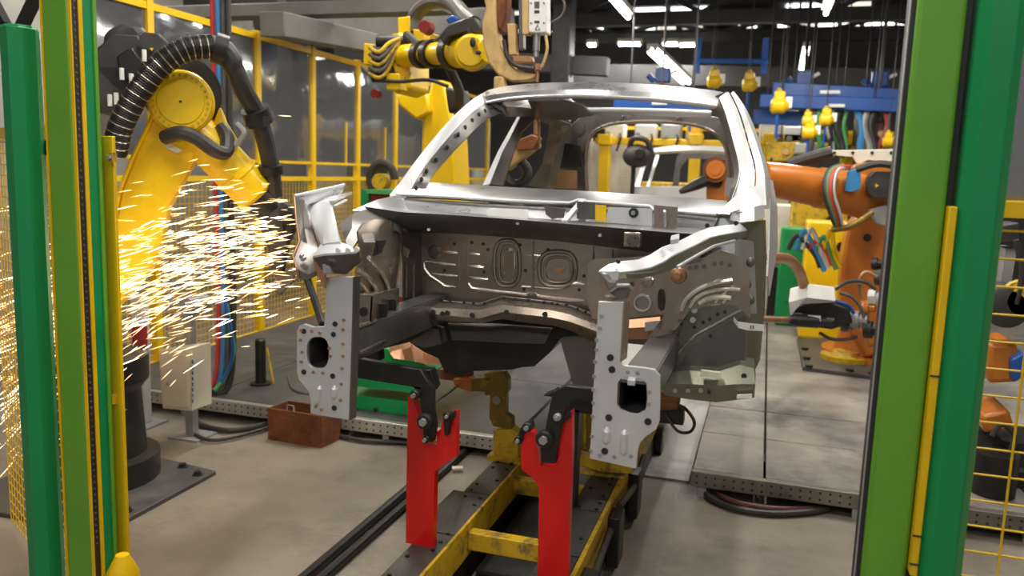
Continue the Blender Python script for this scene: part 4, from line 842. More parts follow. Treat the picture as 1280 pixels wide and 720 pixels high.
MB().span((xa-.03, YR-.08, 0), (xb+.03, YR+.08, .015)).build('base_plate', 'dgreen', t)
# ---- wire mesh guards at the gate
def meshguard(name, label, p0, dx, length, z0, z1, sx, sz, r, frame=None):
    p0 = V(p0); dx = V(dx).normalized(); t = thing(name, label, 'fence panel', p0, 'yellow wire mesh guards')
    n = int(length/sx); k = int((z1-z0)/sz)
    for i in range(n+1):
        a = p0+dx*(i*sx); MB().cyl((a.x, a.y, z0), (a.x, a.y, z1), r, n=6).build('wire_upright', 'yellow', t)
    for j in range(k+1):
        z = z0+j*sz; MB().cyl((p0.x, p0.y, z)+V((0, 0, 0)) if 0 else V((p0.x, p0.y, z))+V((0, r, 0)), V((p0.x, p0.y, z))+dx*length+V((0, r, 0)), r, n=6).build('wire_rail', 'yellow', t)
    if frame:
        for fz in frame: MB().bar(V((p0.x, p0.y, fz)), V((p0.x, p0.y, fz))+dx*length, .04, .04).build('frame_rail', 'yellow', t)
    return t
p = at(1190, 400, Y=2.35)
meshguard('mesh_guard', 'yellow wire mesh guard behind the broad deep green post', (p.x, 2.35, 0), (1, 0, 0), 1.3, .05, at(1262, 262, Y=2.35).z, .088, .072, .0032, frame=(at(1262, 262, Y=2.35).z,))
p = at(88, 400, Y=2.05)
meshguard('mesh_guard', 'yellow wire mesh guard behind the deep green faceted post amid the sparks', (p.x, 2.05, 0), (-1, .55, 0), 1.0, .05, at(20, 165, Y=2.2).z, .045, .042, .0022, frame=(at(20, 165, Y=2.2).z,))
# far guard glimpsed on the right: post, upper pane
p = at(1262, 300, Y=3.4)
t = thing('fence_post', 'yellow fence upright behind the broad deep green post, upper part clear plastic', 'post', (at(1258, 300, Y=3.2).x, 3.2, 0))
q = at(1263, 300, Y=3.2).x
MB().span((at(1196, 200, Y=3.2).x, 3.2, 0), (at(1205, 200, Y=3.2).x, 3.24, at(1200, 108, Y=3.2).z)).build('upright', 'yellow', t)
MB().span((at(1196, 200, Y=3.2).x, 3.2, at(1250, 262, Y=3.2).z), (at(1400, 262, Y=3.2).x, 3.24, at(1250, 250, Y=3.2).z)).build('rail', 'yellow', t)
MB().span((at(1210, 200, Y=3.2).x, 3.21, at(1250, 250, Y=3.2).z), (at(1400, 262, Y=3.2).x, 3.218, at(1250, 20, Y=3.2).z)).build('pane', 'pane', t)
# ================================================================ LEFT CELL FENCE
XF = -4.3
def zF(px, py): return at(px, py, X=XF).z
ZT, ZM, ZL = 2.70, 1.47, .10
pY = [at(px, 200, X=XF).y for px in (110, 190, 322, 390, 446, 493, 540, 580, 608)]
fence = thing('cell_fence', 'long yellow cell fence with clear upper panes and mesh below, behind the sparking robot', 'fence', (XF, 6.5, 0))
for i, y in enumerate(pY):
    MB().span((XF-.03, y-.03, 0), (XF+.03, y+.03, ZT+.02)).build('post', 'yellow', fence, bevel=.004)
    MB().span((XF-.06, y-.06, 0), (XF+.06, y+.06, .012)).build('foot', 'yellow', fence)
for i in range(len(pY)-1):
    y0, y1 = pY[i]+.03, pY[i+1]-.03
    MB().span((XF-.02, y0, ZT-.05), (XF+.02, y1, ZT)).build('top_rail', 'yellow', fence)
    MB().span((XF-.02, y0, ZM-.03), (XF+.02, y1, ZM+.01)).build('mid_rail', 'yellow', fence)
    MB().span((XF-.02, y0, 1.60), (XF+.02, y1, 1.625)).build('pane_rail', 'yellow', fence)
    MB().span((XF-.015, y0, ZL-.04), (XF+.015, y1, ZL)).build('bottom_rail', 'yellow', fence)
    MB().span((XF-.003, y0, 1.625), (XF+.003, y1, ZT-.05)).build('pane', 'pane', fence)
    wm = MB(); n = int((y1-y0)/.05)
    for k in range(1, n): wm.box((XF, y0+(y1-y0)*k/n, (ZL+ZM)/2-.02), (.004, .004, ZM-ZL))
    for k in range(1, 27): wm.box((XF+.004, (y0+y1)/2, ZL+(ZM-ZL)*k/27), (.004, y1-y0, .004))
    wm.build('wire_mesh', 'yellow', fence)['kind'] = 'stuff'
    MB().span((XF-.02, (y0+y1)/2+.2, 1.62), (XF+.015, (y0+y1)/2+.215, 2.05)).build('pane_clip', 'yellow', fence) if i in (3, 4) else None
for a, b in (((424, 175), (447, 95)), ((455, 205), (500, 130))):
    MB().bar(at(*a, X=XF-.3), at(*b, X=XF-.5), .04, .04).build('brace', 'yellow', fence)
# grey machines beyond the fence
for i, (px, py0, py1, wd, m_, nm, lb_) in enumerate(((420, 165, 240, .5, 'grey', 'control_cabinet', 'grey cabinet seen dimly through the fence panes'), (520, 150, 225, .8, 'lightgrey', 'control_cabinet', 'pale cabinet behind the yellow robot pedestal'), (585, 150, 230, .9, 'lightgrey', 'control_cabinet', 'pale cabinet seen through the left door opening of the car'))):
    p = at(px, py0, X=XF-1.2); t = thing(nm, lb_, 'cabinet', (p.x, p.y, 0))
    MB().span((p.x-.3, p.y-wd/2, 0), (p.x+.3, p.y+wd/2, p.z)).build('body', m_, t, bevel=.01)
    MB().span((p.x+.3, p.y-wd/2+.04, .12), (p.x+.315, p.y+wd/2-.04, p.z-.06)).build('door', m_, t, bevel=.006)
    MB().box((p.x+.325, p.y+wd*.35, p.z*.55), (.02, .03, .12)).build('handle', 'black', t)
# dark machine head above the fence
t = thing('ceiling_machine', 'dark boxy machine hanging behind the top of the fence', 'machine', at(350, 60, Y=8.2))
MB().prism(S([(320, 18), (390, 34), (390, 60), (345, 46), (320, 40)], 8.2), (0, .5, 0)).build('body', 'black', t, bevel=.02)
MB().cyl(at(330, 30, Y=8.15), at(330, 30, Y=8.4), .12).build('motor', 'black', t)
MB().cyl(at(352, 30, Y=8.3), at(352, 30, Y=8.3)+V((0, 0, 3)), .05).build('hanger', 'girder', t)
# ---- vertical supply hoses
zt_ = 3.9
for px, m_, r, lb_ in ((270, 'cred', .016, 'red supply hose hanging straight down beside the yellow robot'), (277, 'cblue', .02, 'blue supply hose hanging straight down beside the yellow robot'), (283, 'hose', .018, 'grey supply hose hanging beside the blue one'), (289, 'rubber', .018, 'black supply hose nearest the fence post')):
    p = at(px, 240, Y=4.35); q = at(px+6, 470, Y=4.35)
    cable('supply_hose', lb_, [(p.x, 4.35, zt_), (p.x, 4.35, 2.4), (p.x, 4.35, 1.2), (p.x+.01, 4.34, .6), (q.x-.02, 4.3, PZ+.04), (q.x-.14, 4.2, PZ+.02)], r, m_, 'hose', 'supply hoses by the fence')
# ---- cream control box on a post
t = thing('control_box', 'cream control box with blue lettering strip on a grey post among the sparks', 'control box', (at(222, 520, Y=3.75).x, 3.8, 0))
a0 = at(197, 437, Y=3.62); b0 = at(240, 437, Y=3.62); c0 = at(205, 511, Y=3.62)
MB().prism(S([(198, 438), (236, 434), (238, 514), (203, 511)], 3.62), (.02, .16, 0)).build('body', 'cream', t, bevel=.006)
MB().prism(S([(200, 441), (234, 437), (235, 510), (205, 508)], 3.615), (0, .006, 0)).build('door', 'cream', t, bevel=.003)
MB().cyl(at(209, 480, Y=3.612), at(209, 480, Y=3.605), .008).build('lock', 'grey', t)
sp = MB().prism(S3([(239, 440, 3.62), (243, 440, 3.77), (245, 512, 3.77), (240, 514, 3.62)]), (.004, 0, 0)).build('side_strip', 'label', t)
for i in range(8):
    y = 450+i*7; MB().prism(S3([(239.6, y, 3.62), (242.6, y, 3.75), (242.6, y+4.5, 3.75), (239.8, y+4.5, 3.62)]), (.008, 0, 0)).build('blue_letter', 'blue', sp)
pp = at(238, 480, Y=3.82); MB().span((pp.x-.025, 3.80, 0), (pp.x+.025, 3.85, at(236, 372, Y=3.82).z)).build('post', 'grey', t)
MB().span((pp.x-.1, 3.74, 0), (pp.x+.1, 3.92, .012)).build('foot', 'grey', t)
MB().lathe(at(232, 382, Y=3.7), (0, 1, 0), [(0, .045), (.06, .05), (.16, .045)], 16).build('sensor_drum', 'grey', t)
# small uprights among the sparks
t = thing('tool_stand', 'pale upright tool stand half hidden by sparks', 'stand', (at(175, 470, Y=3.9).x, 3.9, 0))
p = at(175, 400, Y=3.9); MB().span((p.x-.05, 3.88, .012), (p.x+.03, 3.94, p.z+.15)).build('column', 'lightgrey', t, bevel=.004); MB().span((p.x-.12, 3.8, 0), (p.x+.1, 4.0, .012)).build('foot', 'grey', t)
MB().box((p.x+.02, 3.87, p.z-.1), (.08, .04, .14)).build('bracket', 'redbox', t)
MB().tube([(p.x, 3.86, p.z-.2), (p.x+.01, 3.84, p.z-.35), (p.x-.02, 3.85, .1)], .012, 8).build('green_hose', 'cgreen', t)
t = thing('floor_bollard', 'dark short bollard on the deck left of the rounded-opening plate', 'bollard', (at(326, 480, Z=PZ).x, at(326, 480, Z=PZ).y, PZ))
p = t.location; MB().lathe(p, (0, 0, 1), [(0, .07), (.012, .07), (.0121, .035), (.30, .035), (.31, .025)], 16).build('body', 'black', t)
MB().tube([p+V((.05, 0, .25)), p+V((.08, 0, .1)), p+V((.1, 0, .01))], .008, 6).build('cable', 'wornyellow', t)
cable('supply_hose', 'green hose curling down to the deck behind the cream box', [at(283, 380, Y=4.3), at(288, 410, Y=4.3), at(292, 440, Y=4.3), at(282, 470, Y=4.28), at(268, 488, Y=4.2)], .013, 'cgreen', 'hose')
cable('supply_hose', 'thin blue hose looping beside the green one', [at(280, 370, Y=4.25), at(290, 420, Y=4.25), at(288, 455, Y=4.25), at(276, 478, Y=4.2)], .010, 'blue', 'hose')
# ================================================================ YELLOW SPARKING ROBOT
YR1 = 3.1
N1 = V((.56, -.83, 0)).normalized(); D1 = at(227, 128, Y=YR1)
def A1(x, y, Y=YR1):
    # point on the robot's own arm plane; Y is used as depth behind that plane
    d = CR*((x-640)/FPX)+CU*((360-y)/FPX)+CW
    P0 = D1-N1*(Y-YR1); t_ = (P0-CP).dot(N1)/d.dot(N1); return CP+d*t_
def S1(pts, Y): return [A1(x, y, Y) for x, y in pts]
def S13(pts): return [A1(x, y, Y) for x, y, Y in pts]
r1 = thing('welding_robot', 'yellow welding robot bending over the sparks at the left', 'robot', (at(116, 500, Y=YR1).x, YR1, .022))
bx = r1.location
T1 = V((-N1.y, N1.x, 0))
MB().lathe((bx.x, YR1, .022), (0, 0, 1), [(0, .30), (.12, .30), (.13, .24), (.45, .22), (.5, .26), (.62, .26)], 24).build('pedestal', 'black', r1)
arm = [(196, 112), (186, 150), (168, 190), (148, 240), (138, 300), (128, 370), (150, 385), (188, 340), (202, 300), (209, 262), (240, 205), (262, 165), (262, 112), (245, 93), (215, 92)]
MB().prism(S1(arm, YR1-.02), -N1*.22).build('upper_arm', 'ryellow', r1, bevel=.02)
# light worn edge along the arm
MB().tube(spath(S1([(194, 130), (186, 155), (168, 192), (150, 238), (144, 270)], YR1-.03), 4), .009, 8).build('arm_rib', 'ryellow', r1)
dc = A1(227, 128, YR1-.03)
dk = MB().lathe(dc, N1, [(-.02, .140), (.02, .140), (.03, .134), (.03, .130), (.045, .127), (.0451, .098), (.05, .096), (.0501, .005)], 40).build('gear_cover', 'ryellow', r1)
for i in range(28):
    a = 2*math.pi*i/28; p = dc+N1*.045+T1*(math.cos(a)*.113)+V((0, 0, math.sin(a)*.113)); MB().cyl(p, p+N1*.006, .006, n=6).build('cover_bolt', 'wornyellow', dk)
MB().cyl(dc+N1*.05, dc+N1*.053, .006, n=8).build('centre_plug', 'ink', dk)
MB().prism(S1([(205, 175), (228, 188), (222, 192), (206, 184)], YR1-.035), N1*.006).build('name_plate', 'label', r1)
# black casing behind the disc
MB().lathe(A1(232, 120, YR1+.22), N1, [(0, .17), (.14, .17)], 28).build('gear_housing', 'black', r1)
fa0 = A1(258, 178, YR1+.04); fa1 = A1(322, 246, YR1+.08); d = (fa1-fa0)
fa = MB().lathe(fa0, d, [(-.06, .09), (0, .098), (d.length*.55, .098), (d.length*.56, .103), (d.length*.62, .103), (d.length*.63, .097), (d.length*.95, .095), (d.length, .07)], 24).build('forearm', 'ryellow', r1)
MB().prism(S1([(262, 165), (275, 132), (283, 152), (300, 180), (280, 200), (255, 205)], YR1), -N1*.12).build('elbow_block', 'ryellow', r1, bevel=.015)
MB().lathe(fa1, d, [(0, .07), (.05, .075), (.09, .06)], 18).build('wrist', 'black', r1)
w0 = fa1+d.normalized()*.05
MB().tube(spath([w0, A1(345, 268, YR1+.1), A1(352, 300, YR1+.12)], 4), [.06]*9, 12).build('wrist_joint', 'rubber', r1)
gp = A1(352, 285, YR1+.1)
MB().prism(S1([(322, 255), (350, 248), (372, 262), (376, 280), (364, 300), (355, 345), (340, 345), (335, 310), (325, 285)], YR1+.06), -N1*.12).build('gripper_body', 'rubber', r1, bevel=.02)
MB().prism(S1([(355, 262), (372, 268), (368, 285), (352, 280)], YR1+.05), N1*.02).build('gripper_pad', 'black', r1)
MB().prism(S1([(345, 345), (366, 335), (368, 352), (350, 370), (340, 362)], YR1+.1), -N1*.06).build('gun_tip', 'dsteel', r1, bevel=.006)
# small black elbow hose on the arm
MB().tube(spath(S13([(206, 172, YR1-.06), (225, 166, YR1-.12), (245, 172, YR1-.13), (268, 188, YR1-.12), (282, 190, YR1-.08), (284, 172, YR1-.04), (276, 160, YR1)]), 5), .032, 10).build('elbow_hose', 'rubber', r1)
# motors with plugs
mt = MB()
for i, (c_, r_, l_) in enumerate((((158, 78), .13, .3), ((135, 112), .11, .25), ((190, 62), .08, .25))):
    p = A1(*c_, YR1+.05)
    mo = MB().prism([p+T1*(math.cos(a)*r_)+V((0, 0, math.sin(a)*r_)) for a in (math.radians(45*k+22.5) for k in range(8))], -N1*l_).build('servo_motor', 'rubber', r1, bevel=.01)
for px, py in ((152, 85), (164, 92), (180, 62), (196, 68), (137, 118), (145, 116)):
    p = A1(px, py, YR1-.02); MB().cyl(p, p+V((.0, 0, -.05)), .010).build('connector', 'label', r1)
for pts in ([(158, 83), (163, 86), (158, 88)], [(187, 60), (192, 60), (190, 64)]): MB().prism(S1(pts, YR1+.045), N1*.004).build('warning_sticker', 'yellow', r1)
MB().prism(S1([(128, 40), (150, 28), (178, 34), (190, 50), (160, 62), (140, 90), (128, 95)], YR1+.2), -N1*.12).build('motor_cowl', 'rubber', r1, bevel=.03)
MB().prism(S1([(145, 70), (165, 58), (180, 80), (165, 100), (150, 96)], YR1), -N1*.05).build('plug_box', 'black', r1, bevel=.008)
# big hose: ribbed first length, then smooth
hpts = spath(S13([(143, 192, YR1-.1), (152, 155, YR1-.14), (172, 118, YR1-.16), (200, 82, YR1-.17), (232, 62, YR1-.17), (268, 58, YR1-.15)]), 8)
hs_ = MB().tube(hpts, .047, 14).build('ribbed_hose', 'rubber', r1)
for i in range(len(hpts)*2-2):
    k = i//2; p = hpts[k].lerp(hpts[min(k+1, len(hpts)-1)], .5*(i % 2)); tdir = (hpts[min(k+1, len(hpts)-1)]-hpts[k-1 if k else 0]).normalized()
    if i % 2 == 0 or True:
        rp = circ(p, .049, tdir, 14); MB().tube(rp+rp[:2], .0032, 5).build('hose_rib', 'ring' if i % 4 == 0 else 'black', hs_)
h2 = spath(S13([(262, 58, YR1-.15), (280, 64, YR1-.14), (292, 84, YR1-.12), (306, 115, YR1-.08), (320, 140, YR1-.02), (330, 170, YR1+.02), (338, 205, YR1+.05), (342, 245, YR1+.08)]), 6)
MB().tube(h2, [.05]*12+[.042]*(len(h2)-12), 12).build('smooth_hose', 'rubber', r1)
for (x, y, Y_, r_, l_) in ((275, 60, -.15, .066, .05), (318, 145, -.01, .066, .07), (339, 215, .05, .058, .04)):
    k = min(range(len(h2)), key=lambda i: (h2[i]-A1(x, y, YR1+Y_)).length); d_ = (h2[min(k+1, len(h2)-1)]-h2[max(k-1, 0)]).normalized()
    MB().cyl(h2[k]-d_*l_/2, h2[k]+d_*l_/2, r_).build('hose_clamp', 'black', r1)
MB().tube(spath(S13([(296, 155, YR1-.05), (305, 165, YR1-.07), (300, 176, YR1-.06), (288, 185, YR1-.05)]), 4), .014, 8).build('hose_bracket', 'grey', r1)
MB().box(A1(322, 152, YR1-.05), (.09, .05, .05)).build('clamp_block', 'black', r1)
# ================================================================ SPARKS
random.seed(11)
def sparks(n, nhot):
    q = MB(); O = at(372, 288, Y=3.15); mi = []
    for i in range(n+nhot):
        hot = i >= n
        el = random.gauss(-.03, .085) if random.random() < .7 else random.gauss(-.24, .12); az = random.gauss(.24, .20)
        d = V((-math.cos(az), -math.sin(az), el)).normalized()
        s_ = random.random()*2.5+.06
        sp_ = random.uniform(6, 10); tt = s_/sp_*2.0
        p = O+d*s_+V((0, 0, -4.9*tt*tt*.7))+V((random.uniform(-.1, .1), random.uniform(-.25, .25), random.gauss(-.06, .15)))
        if p.z < .05 or p.y < 1.75 or p.y > 4.1: continue
        v = (d*sp_+V((0, 0, -9.8*tt*1.2))).normalized()
        l = random.uniform(.04, .15) if hot else random.uniform(.03, .13); r = random.uniform(.0012, .0025) if hot else random.uniform(.0011, .0021)
        a = v.orthogonal().normalized(); b = v.cross(a); c = p+v*(l*.35)
        q.add([p, c+a*r, c-a*.5*r+b*.866*r, c-a*.5*r-b*.866*r, p+v*l], [[0, 2, 1], [0, 3, 2], [0, 1, 3], [1, 2, 4], [2, 3, 4], [3, 1, 4]])
        mi += [1 if hot else 0]*6
    o = q.build('weld_sparks', 'spark', smooth=False, fix=False); o.data.materials.append(K['sparkhot'])
    o.data.polygons.foreach_set('material_index', mi)
    return tag(o, 'dense spray of glowing orange-white welding sparks flying to the left', 'sparks', None, 'stuff')
sparks(2100, 560)
# ================================================================ YELLOW ROBOT BEHIND THE CAR
Y2 = 6.0
c2 = at(545, 220, Y=Y2)
r2 = thing('welding_robot', 'yellow robot behind the windscreen pillar reaching over the car roof', 'robot', (c2.x, Y2, PZ))
MB().lathe((c2.x, Y2+.2, PZ), (0, 0, 1), [(0, .34), (.1, .34), (.11, .26), (.6, .24), (.62, .30), (.8, .30)], 24).build('pedestal', 'ryellow', r2)
MB().prism([V((p.x, p.y, p.z)) for p in S([(520, 300), (527, 150), (538, 100), (556, 100), (562, 130), (566, 180), (572, 300)], Y2)], (0, .35, 0)).build('lower_arm', 'ryellow', r2, bevel=.03)
MB().prism(S([(494, 118), (535, 116), (538, 140), (520, 150), (498, 132)], Y2-.05), (0, .3, 0)).build('counterweight_bracket', 'ryellow', r2, bevel=.02)
Ya = 5.2
fa0 = at(505, 70, Y=Ya); fa1 = at(612, 62, Y=4.5); d = fa1-fa0; L_ = d.length
MB().lathe(fa0, d, [(0, .075), (L_*.22, .075), (L_*.221, .062), (L_*.5, .072), (L_*.6, .085), (L_*.62, .095), (L_*.78, .098), (L_*.9, .09), (L_, .07)], 24).build('forearm', 'ryellow', r2)
for t0, t1, r_ in ((.22, .28, .09), (.34, .40, .09), (.60, .67, .108)):
    MB().cyl(fa0+d*t0, fa0+d*t1, r_, n=24).build('hose_band', 'black', r2)
MB().prism(S([(482, 44), (500, 40), (512, 48), (512, 110), (494, 118), (484, 100)], Ya), (0, .35, 0)).build('gear_case', 'ryellow', r2, bevel=.02)
MB().prism(S([(490, 80), (506, 60), (512, 90), (500, 112)], Ya-.03), (0, .05, 0)).build('gear_cover', 'wornyellow', r2, bevel=.01)
for ol_, Y_ in (([(497, 22), (512, 20), (513, 42), (498, 44)], Ya+.05), ([(455, 54), (466, 55), (466, 82), (454, 80)], Ya), ([(516, 36), (530, 38), (528, 52), (517, 50)], Ya), ([(538, 41), (550, 44), (549, 55), (537, 53)], Ya), ([(482, 91), (500, 92), (500, 112), (483, 112)], Ya-.1)):
    MB().prism(S(ol_, Y_), (0, .12, 0)).build('guard_plate', 'ryellow', r2, bevel=.006)
for c_, r_ in (((476, 70), .07), ((474, 92), .06), ((480, 52), .05)):
    p = at(*c_, Y=Ya); MB().cyl(p+V((-.05, 0, 0)), p+V((.2, .05, 0)), r_, n=16).build('servo_motor', 'black', r2)
for i in range(5):
    y = 60+i*8; MB().tube(spath(S3([(462, y, Ya-.1), (474, y+5, Ya-.14), (486, y-6, Ya-.1), (500, 48, Ya-.05)]), 4), .013, 8).build('motor_cable', 'hose' if i % 2 else 'wornyellow', r2)
MB().tube(spath(S3([(452, 84, Ya), (470, 98, Ya-.1), (500, 102, Ya-.12), (535, 100, Ya-.1), (560, 108, Ya)]), 5), .012, 8).build('motor_cable', 'rubber', r2)
MB().lathe(at(473, 118, Y=Ya), (0, -1, 0), [(0, .03), (.06, .03)], 14).build('red_plug', 'redbox', r2)
MB().tube(spath(S3([(516, 40, Ya+.1), (520, 18, Ya+.1), (540, 2, Ya), (565, 4, Ya-.2), (580, 20, Ya-.4), (592, 30, Ya-.5)]), 6), .05, 12).build('dress_hose', 'hose', r2)
MB().prism(S([(548, 44), (560, 30), (575, 24), (595, 22), (602, 34), (600, 42), (580, 40), (562, 45), (554, 56)], 4.55), (0, .15, 0)).build('hose_saddle', 'rubber', r2, bevel=.02)
MB().prism(S([(556, 24), (566, 18), (574, 24), (562, 32)], 4.7), (0, .1, 0)).build('blue_cap', 'blue', r2, bevel=.01)
MB().lathe(at(536, 36, Y=5.1), (0, -1, 0), [(0, .045), (.08, .04)], 14).build('red_motor', 'redbox', r2)
MB().tube(spath(S3([(556, 75, 5.0), (566, 95, 5.1), (574, 115, 5.3), (572, 140, 5.6)]), 5), .035, 10).build('drop_hose', 'rubber', r2)
MB().prism(S([(555, 108), (578, 112), (580, 138), (560, 142)], 5.5), (0, .15, 0)).build('cable_box', 'rubber', r2, bevel=.02)
for x, y, rx_, ry_ in ((591, 53, 3, 5), (598, 66, 4, 2)):
    pw = at(x, y, Y=4.42); MB().sphere(pw, .02, 6, (.9, .5, 1.4 if x < 595 else .6)).build('wrist_slot', 'ink', r2)
MB().lathe(at(590, 66, Y=4.52), V((.25, -1, 0)), [(-.05, .1), (.04, .1), (.05, .085), (.07, .08), (.0701, .03)], 22).build('wrist_cap', 'ryellow', r2)
MB().tube(spath(S3([(508, 44, Ya), (530, 60, Ya-.15), (548, 52, Ya-.3), (562, 44, Ya-.45), (590, 40, Ya-.65)]), 5), .03, 8).build('dress_cable', 'rubber', r2)
for i in range(7):
    p = at(486+i*3.4, 66+(i%3)*14, Y=Ya-.02); MB().lathe(p, (0, -1, 0), [(0, .016), (.014, .016)], 8).build('gear_bolt', 'wornyellow' if i % 2 else 'black', r2)
# ---- spot welding gun over the roof
g = thing('welding_gun', 'tan C-shaped spot welding gun clamped on the car roof edge', 'welding gun', at(640, 60, Y=4.1))
YG2 = 4.1
oc = [(592, -40), (603, -10), (607, 10), (602, 28), (603, 55), (610, 78), (622, 94), (636, 101), (660, 100), (668, 97), (668, 92), (655, 90), (641, 84), (632, 72), (626, 58), (621, 40), (620, 20), (619, -40)]
MB().prism(S(oc, YG2), (0, .09, 0)).build('c_frame', 'tan', g, bevel=.014)
MB().prism(S([(617, 95), (628, 95), (632, 110), (622, 118), (616, 115)], YG2-.02), (0, .06, 0)).build('lower_jaw_stub', 'tan', g, bevel=.01)
MB().prism(S([(618, -40), (634, -40), (632, 20), (626, 40), (622, 30)], YG2+.02), (0, .1, 0)).build('cable_pack', 'rust', g, bevel=.01)
MB().prism(S([(634, 29), (644, 29), (645, 68), (636, 69)], YG2), (0, .05, 0)).build('copper_shunt', 'tan', g, bevel=.004)
MB().prism(S([(640, 69), (664, 70), (665, 77), (641, 77)], YG2), (0, .06, 0)).build('electrode_holder', 'copper', g, bevel=.004)
MB().prism(S([(652, -40), (661, -40), (661, 43), (653, 43)], YG2-.01), (0, .06, 0)).build('actuator_flank', 'tan', g, bevel=.004)
ac = MB().prism(S([(661, -40), (682, -40), (683, 41), (661, 41)], YG2-.02), (0, .09, 0)).build('servo_actuator', 'label', g, bevel=.006)
for i, (y0, y1) in enumerate(((2, 10), (13, 16), (26, 28.5))):
    MB().prism(S([(668, y0), (674, y0), (674, y1), (668, y1)], YG2-.024), (0, .004, 0)).build('print_block', 'ink' if i else 'hose', ac)
wr = S([(669, 37), (672, 31), (675, 37)], YG2-.024); MB().tube(wr+wr[:2], .002, 5).build('warning_triangle', 'ink', ac)
for x, y in ((664, 4), (680, 4), (664, 29), (680, 29)): p = at(x, y, Y=YG2-.02); MB().cyl(p, p+V((0, -.006, 0)), .004, n=6).build('screw', 'black', ac)
MB().lathe(at(671, 41, Y=YG2+.02), (0, 0, -1), [(0, .018), (.09, .018), (.0901, .013), (.12, .013)], 14).build('plunger', 'silver', g)
MB().lathe(at(672, 80, Y=YG2+.02), (0, 0, -1), [(0, .02), (.03, .02), (.0301, .010), (.09, .009)], 12).build('electrode', 'copper', g)
MB().lathe(at(672, 124, Y=YG2+.02), (0, 0, -1), [(0, .008), (.10, .01), (.12, .016), (.18, .016)], 12).build('lower_electrode', 'copper', g)
MB().tube(spath(S([(682, 44), (684, 60), (681, 74), (677, 84)], YG2), 4), .008, 8).build('water_hose', 'tan', g)
MB().tube(spath(S([(684, 30), (700, 22), (706, 8), (700, -10)], YG2+.1), 4), .006, 8).build('signal_cable', 'hose', g)
MB().tube(spath(S([(630, 50), (634, 70), (646, 82), (668, 86)], YG2-.015), 5), .012, 8).build('current_cable', 'rubber', g)
MB().prism(S([(648, -40), (653, -40), (654, 60), (649, 62)], YG2+.03), (0, .05, 0)).build('guide_bar', 'dsteel', g)
# tan gun arm seen through the left door opening
g2 = thing('welding_gun', 'tan welding gun arm with black coil seen inside the car through the door opening', 'welding gun', at(660, 225, Y=5.6))
MB().prism(S([(630, 195), (650, 180), (668, 172), (672, 182), (650, 200), (632, 214)], 5.6), (0, .12, 0)).build('gun_arm', 'tan', g2, bevel=.01)
MB().prism(S([(640, 178), (664, 168), (674, 172), (668, 186), (646, 188)], 5.55), (0, .1, 0)).build('gun_head', 'rust', g2, bevel=.01)
cp0 = at(645, 216, Y=5.7); rp = circ(cp0, .085, (0.3, -1, 0), 18); MB().tube(rp+rp[:2], .035, 10).build('coil', 'rubber', g2)
MB().tube([at(674, 185, Y=5.6), at(673, 150, Y=5.4)], .01, 8).build('electrode_shaft', 'copper', g2)
MB().cyl((cp0.x, 5.75, PZ), (cp0.x, 5.75, cp0.z-.05), .05).build('support_column', 'grey', g2)
# dark coil by the fence left of the pillar
t = thing('cable_coil', 'black coiled hose with yellow drum by the fence left of the windscreen pillar', 'hose reel', at(478, 228, Y=6.6))
cc = at(478, 224, Y=6.6); rp = [cc+V((math.cos(a)*.12, 0, math.sin(a)*.14)) for a in [math.pi*2*i/20 for i in range(18)]]
MB().tube(rp, .04, 10).build('hose_coil', 'rubber', t); MB().lathe(cc+V((0, .05, -.02)), (0, -1, 0), [(0, .07), (.12, .07)], 16).build('drum', 'wornyellow', t)
MB().cyl((cc.x, 6.62, PZ), (cc.x, 6.62, cc.z-.05), .04).build('stand', 'grey', t)
t = thing('green_machine', 'green and red machine box low behind the left wing', 'machine', (at(462, 262, Y=6.2).x, 6.2, PZ))
p = at(455, 237, Y=6.2); q = at(492, 237, Y=6.2)
MB().span((p.x-.03, 6.2, PZ), (p.x+.05, 6.5, p.z)).build('green_column', 'dgreen', t, bevel=.005); MB().span((p.x+.06, 6.2, PZ), (q.x+.1, 6.5, p.z-.03)).build('body', 'redbox', t, bevel=.01); MB().span((p.x+.05, 6.15, p.z-.03), (q.x+.12, 6.5, p.z+.005)).build('lid', 'cgreen', t)
# ================================================================ SECOND CAR BODY IN LINE
Yc = 9.3
car2 = thing('car_body', 'second white car body shell farther down the line, seen through the tailgate opening', 'car', (-1.05, Yc+.8, .9))
def C2(pts, dY=0): return [at(x, y, Y=Yc+dY) for x, y in pts]
MB().loft([C2([(806, 190), (816, 185), (845, 182), (880, 182), (915, 184)], .6), C2([(808, 194), (818, 190), (846, 188), (880, 188), (915, 190)], .4)], (0, .03, -.03)).build('roof_header', 'white', car2)
MB().loft([[at(793, 234, Y=Yc-.2), at(800, 210, Y=Yc+.1), at(806, 191, Y=Yc+.5)], [at(799, 234, Y=Yc-.2), at(806, 210, Y=Yc+.1), at(812, 193, Y=Yc+.5)]], (0, .03, 0)).build('a_pillar', 'white', car2)
MB().loft([[at(808, 234, Y=Yc+.6), at(815, 210, Y=Yc+.7), at(820, 194, Y=Yc+.8)], [at(812, 234, Y=Yc+.6), at(819, 210, Y=Yc+.7), at(824, 194, Y=Yc+.8)]], (0, .03, 0)).build('b_pillar', 'white', car2)
MB().loft([[at(930, 240, Y=Yc-.2), at(924, 210, Y=Yc+.1), at(915, 186, Y=Yc+.5)], [at(938, 240, Y=Yc-.2), at(932, 210, Y=Yc+.1), at(921, 186, Y=Yc+.5)]], (0, .03, 0)).build('a_pillar', 'white', car2)
MB().prism(C2([(790, 233), (860, 233), (938, 238), (938, 256), (860, 252), (788, 248)], -.2), (0, .2, 0)).build('dash_cross_beam', 'white', car2)
MB().prism(C2([(785, 246), (938, 254), (935, 330), (790, 320)], -.1), (0, .1, 0)).build('dash_panel', 'dsteel', car2)
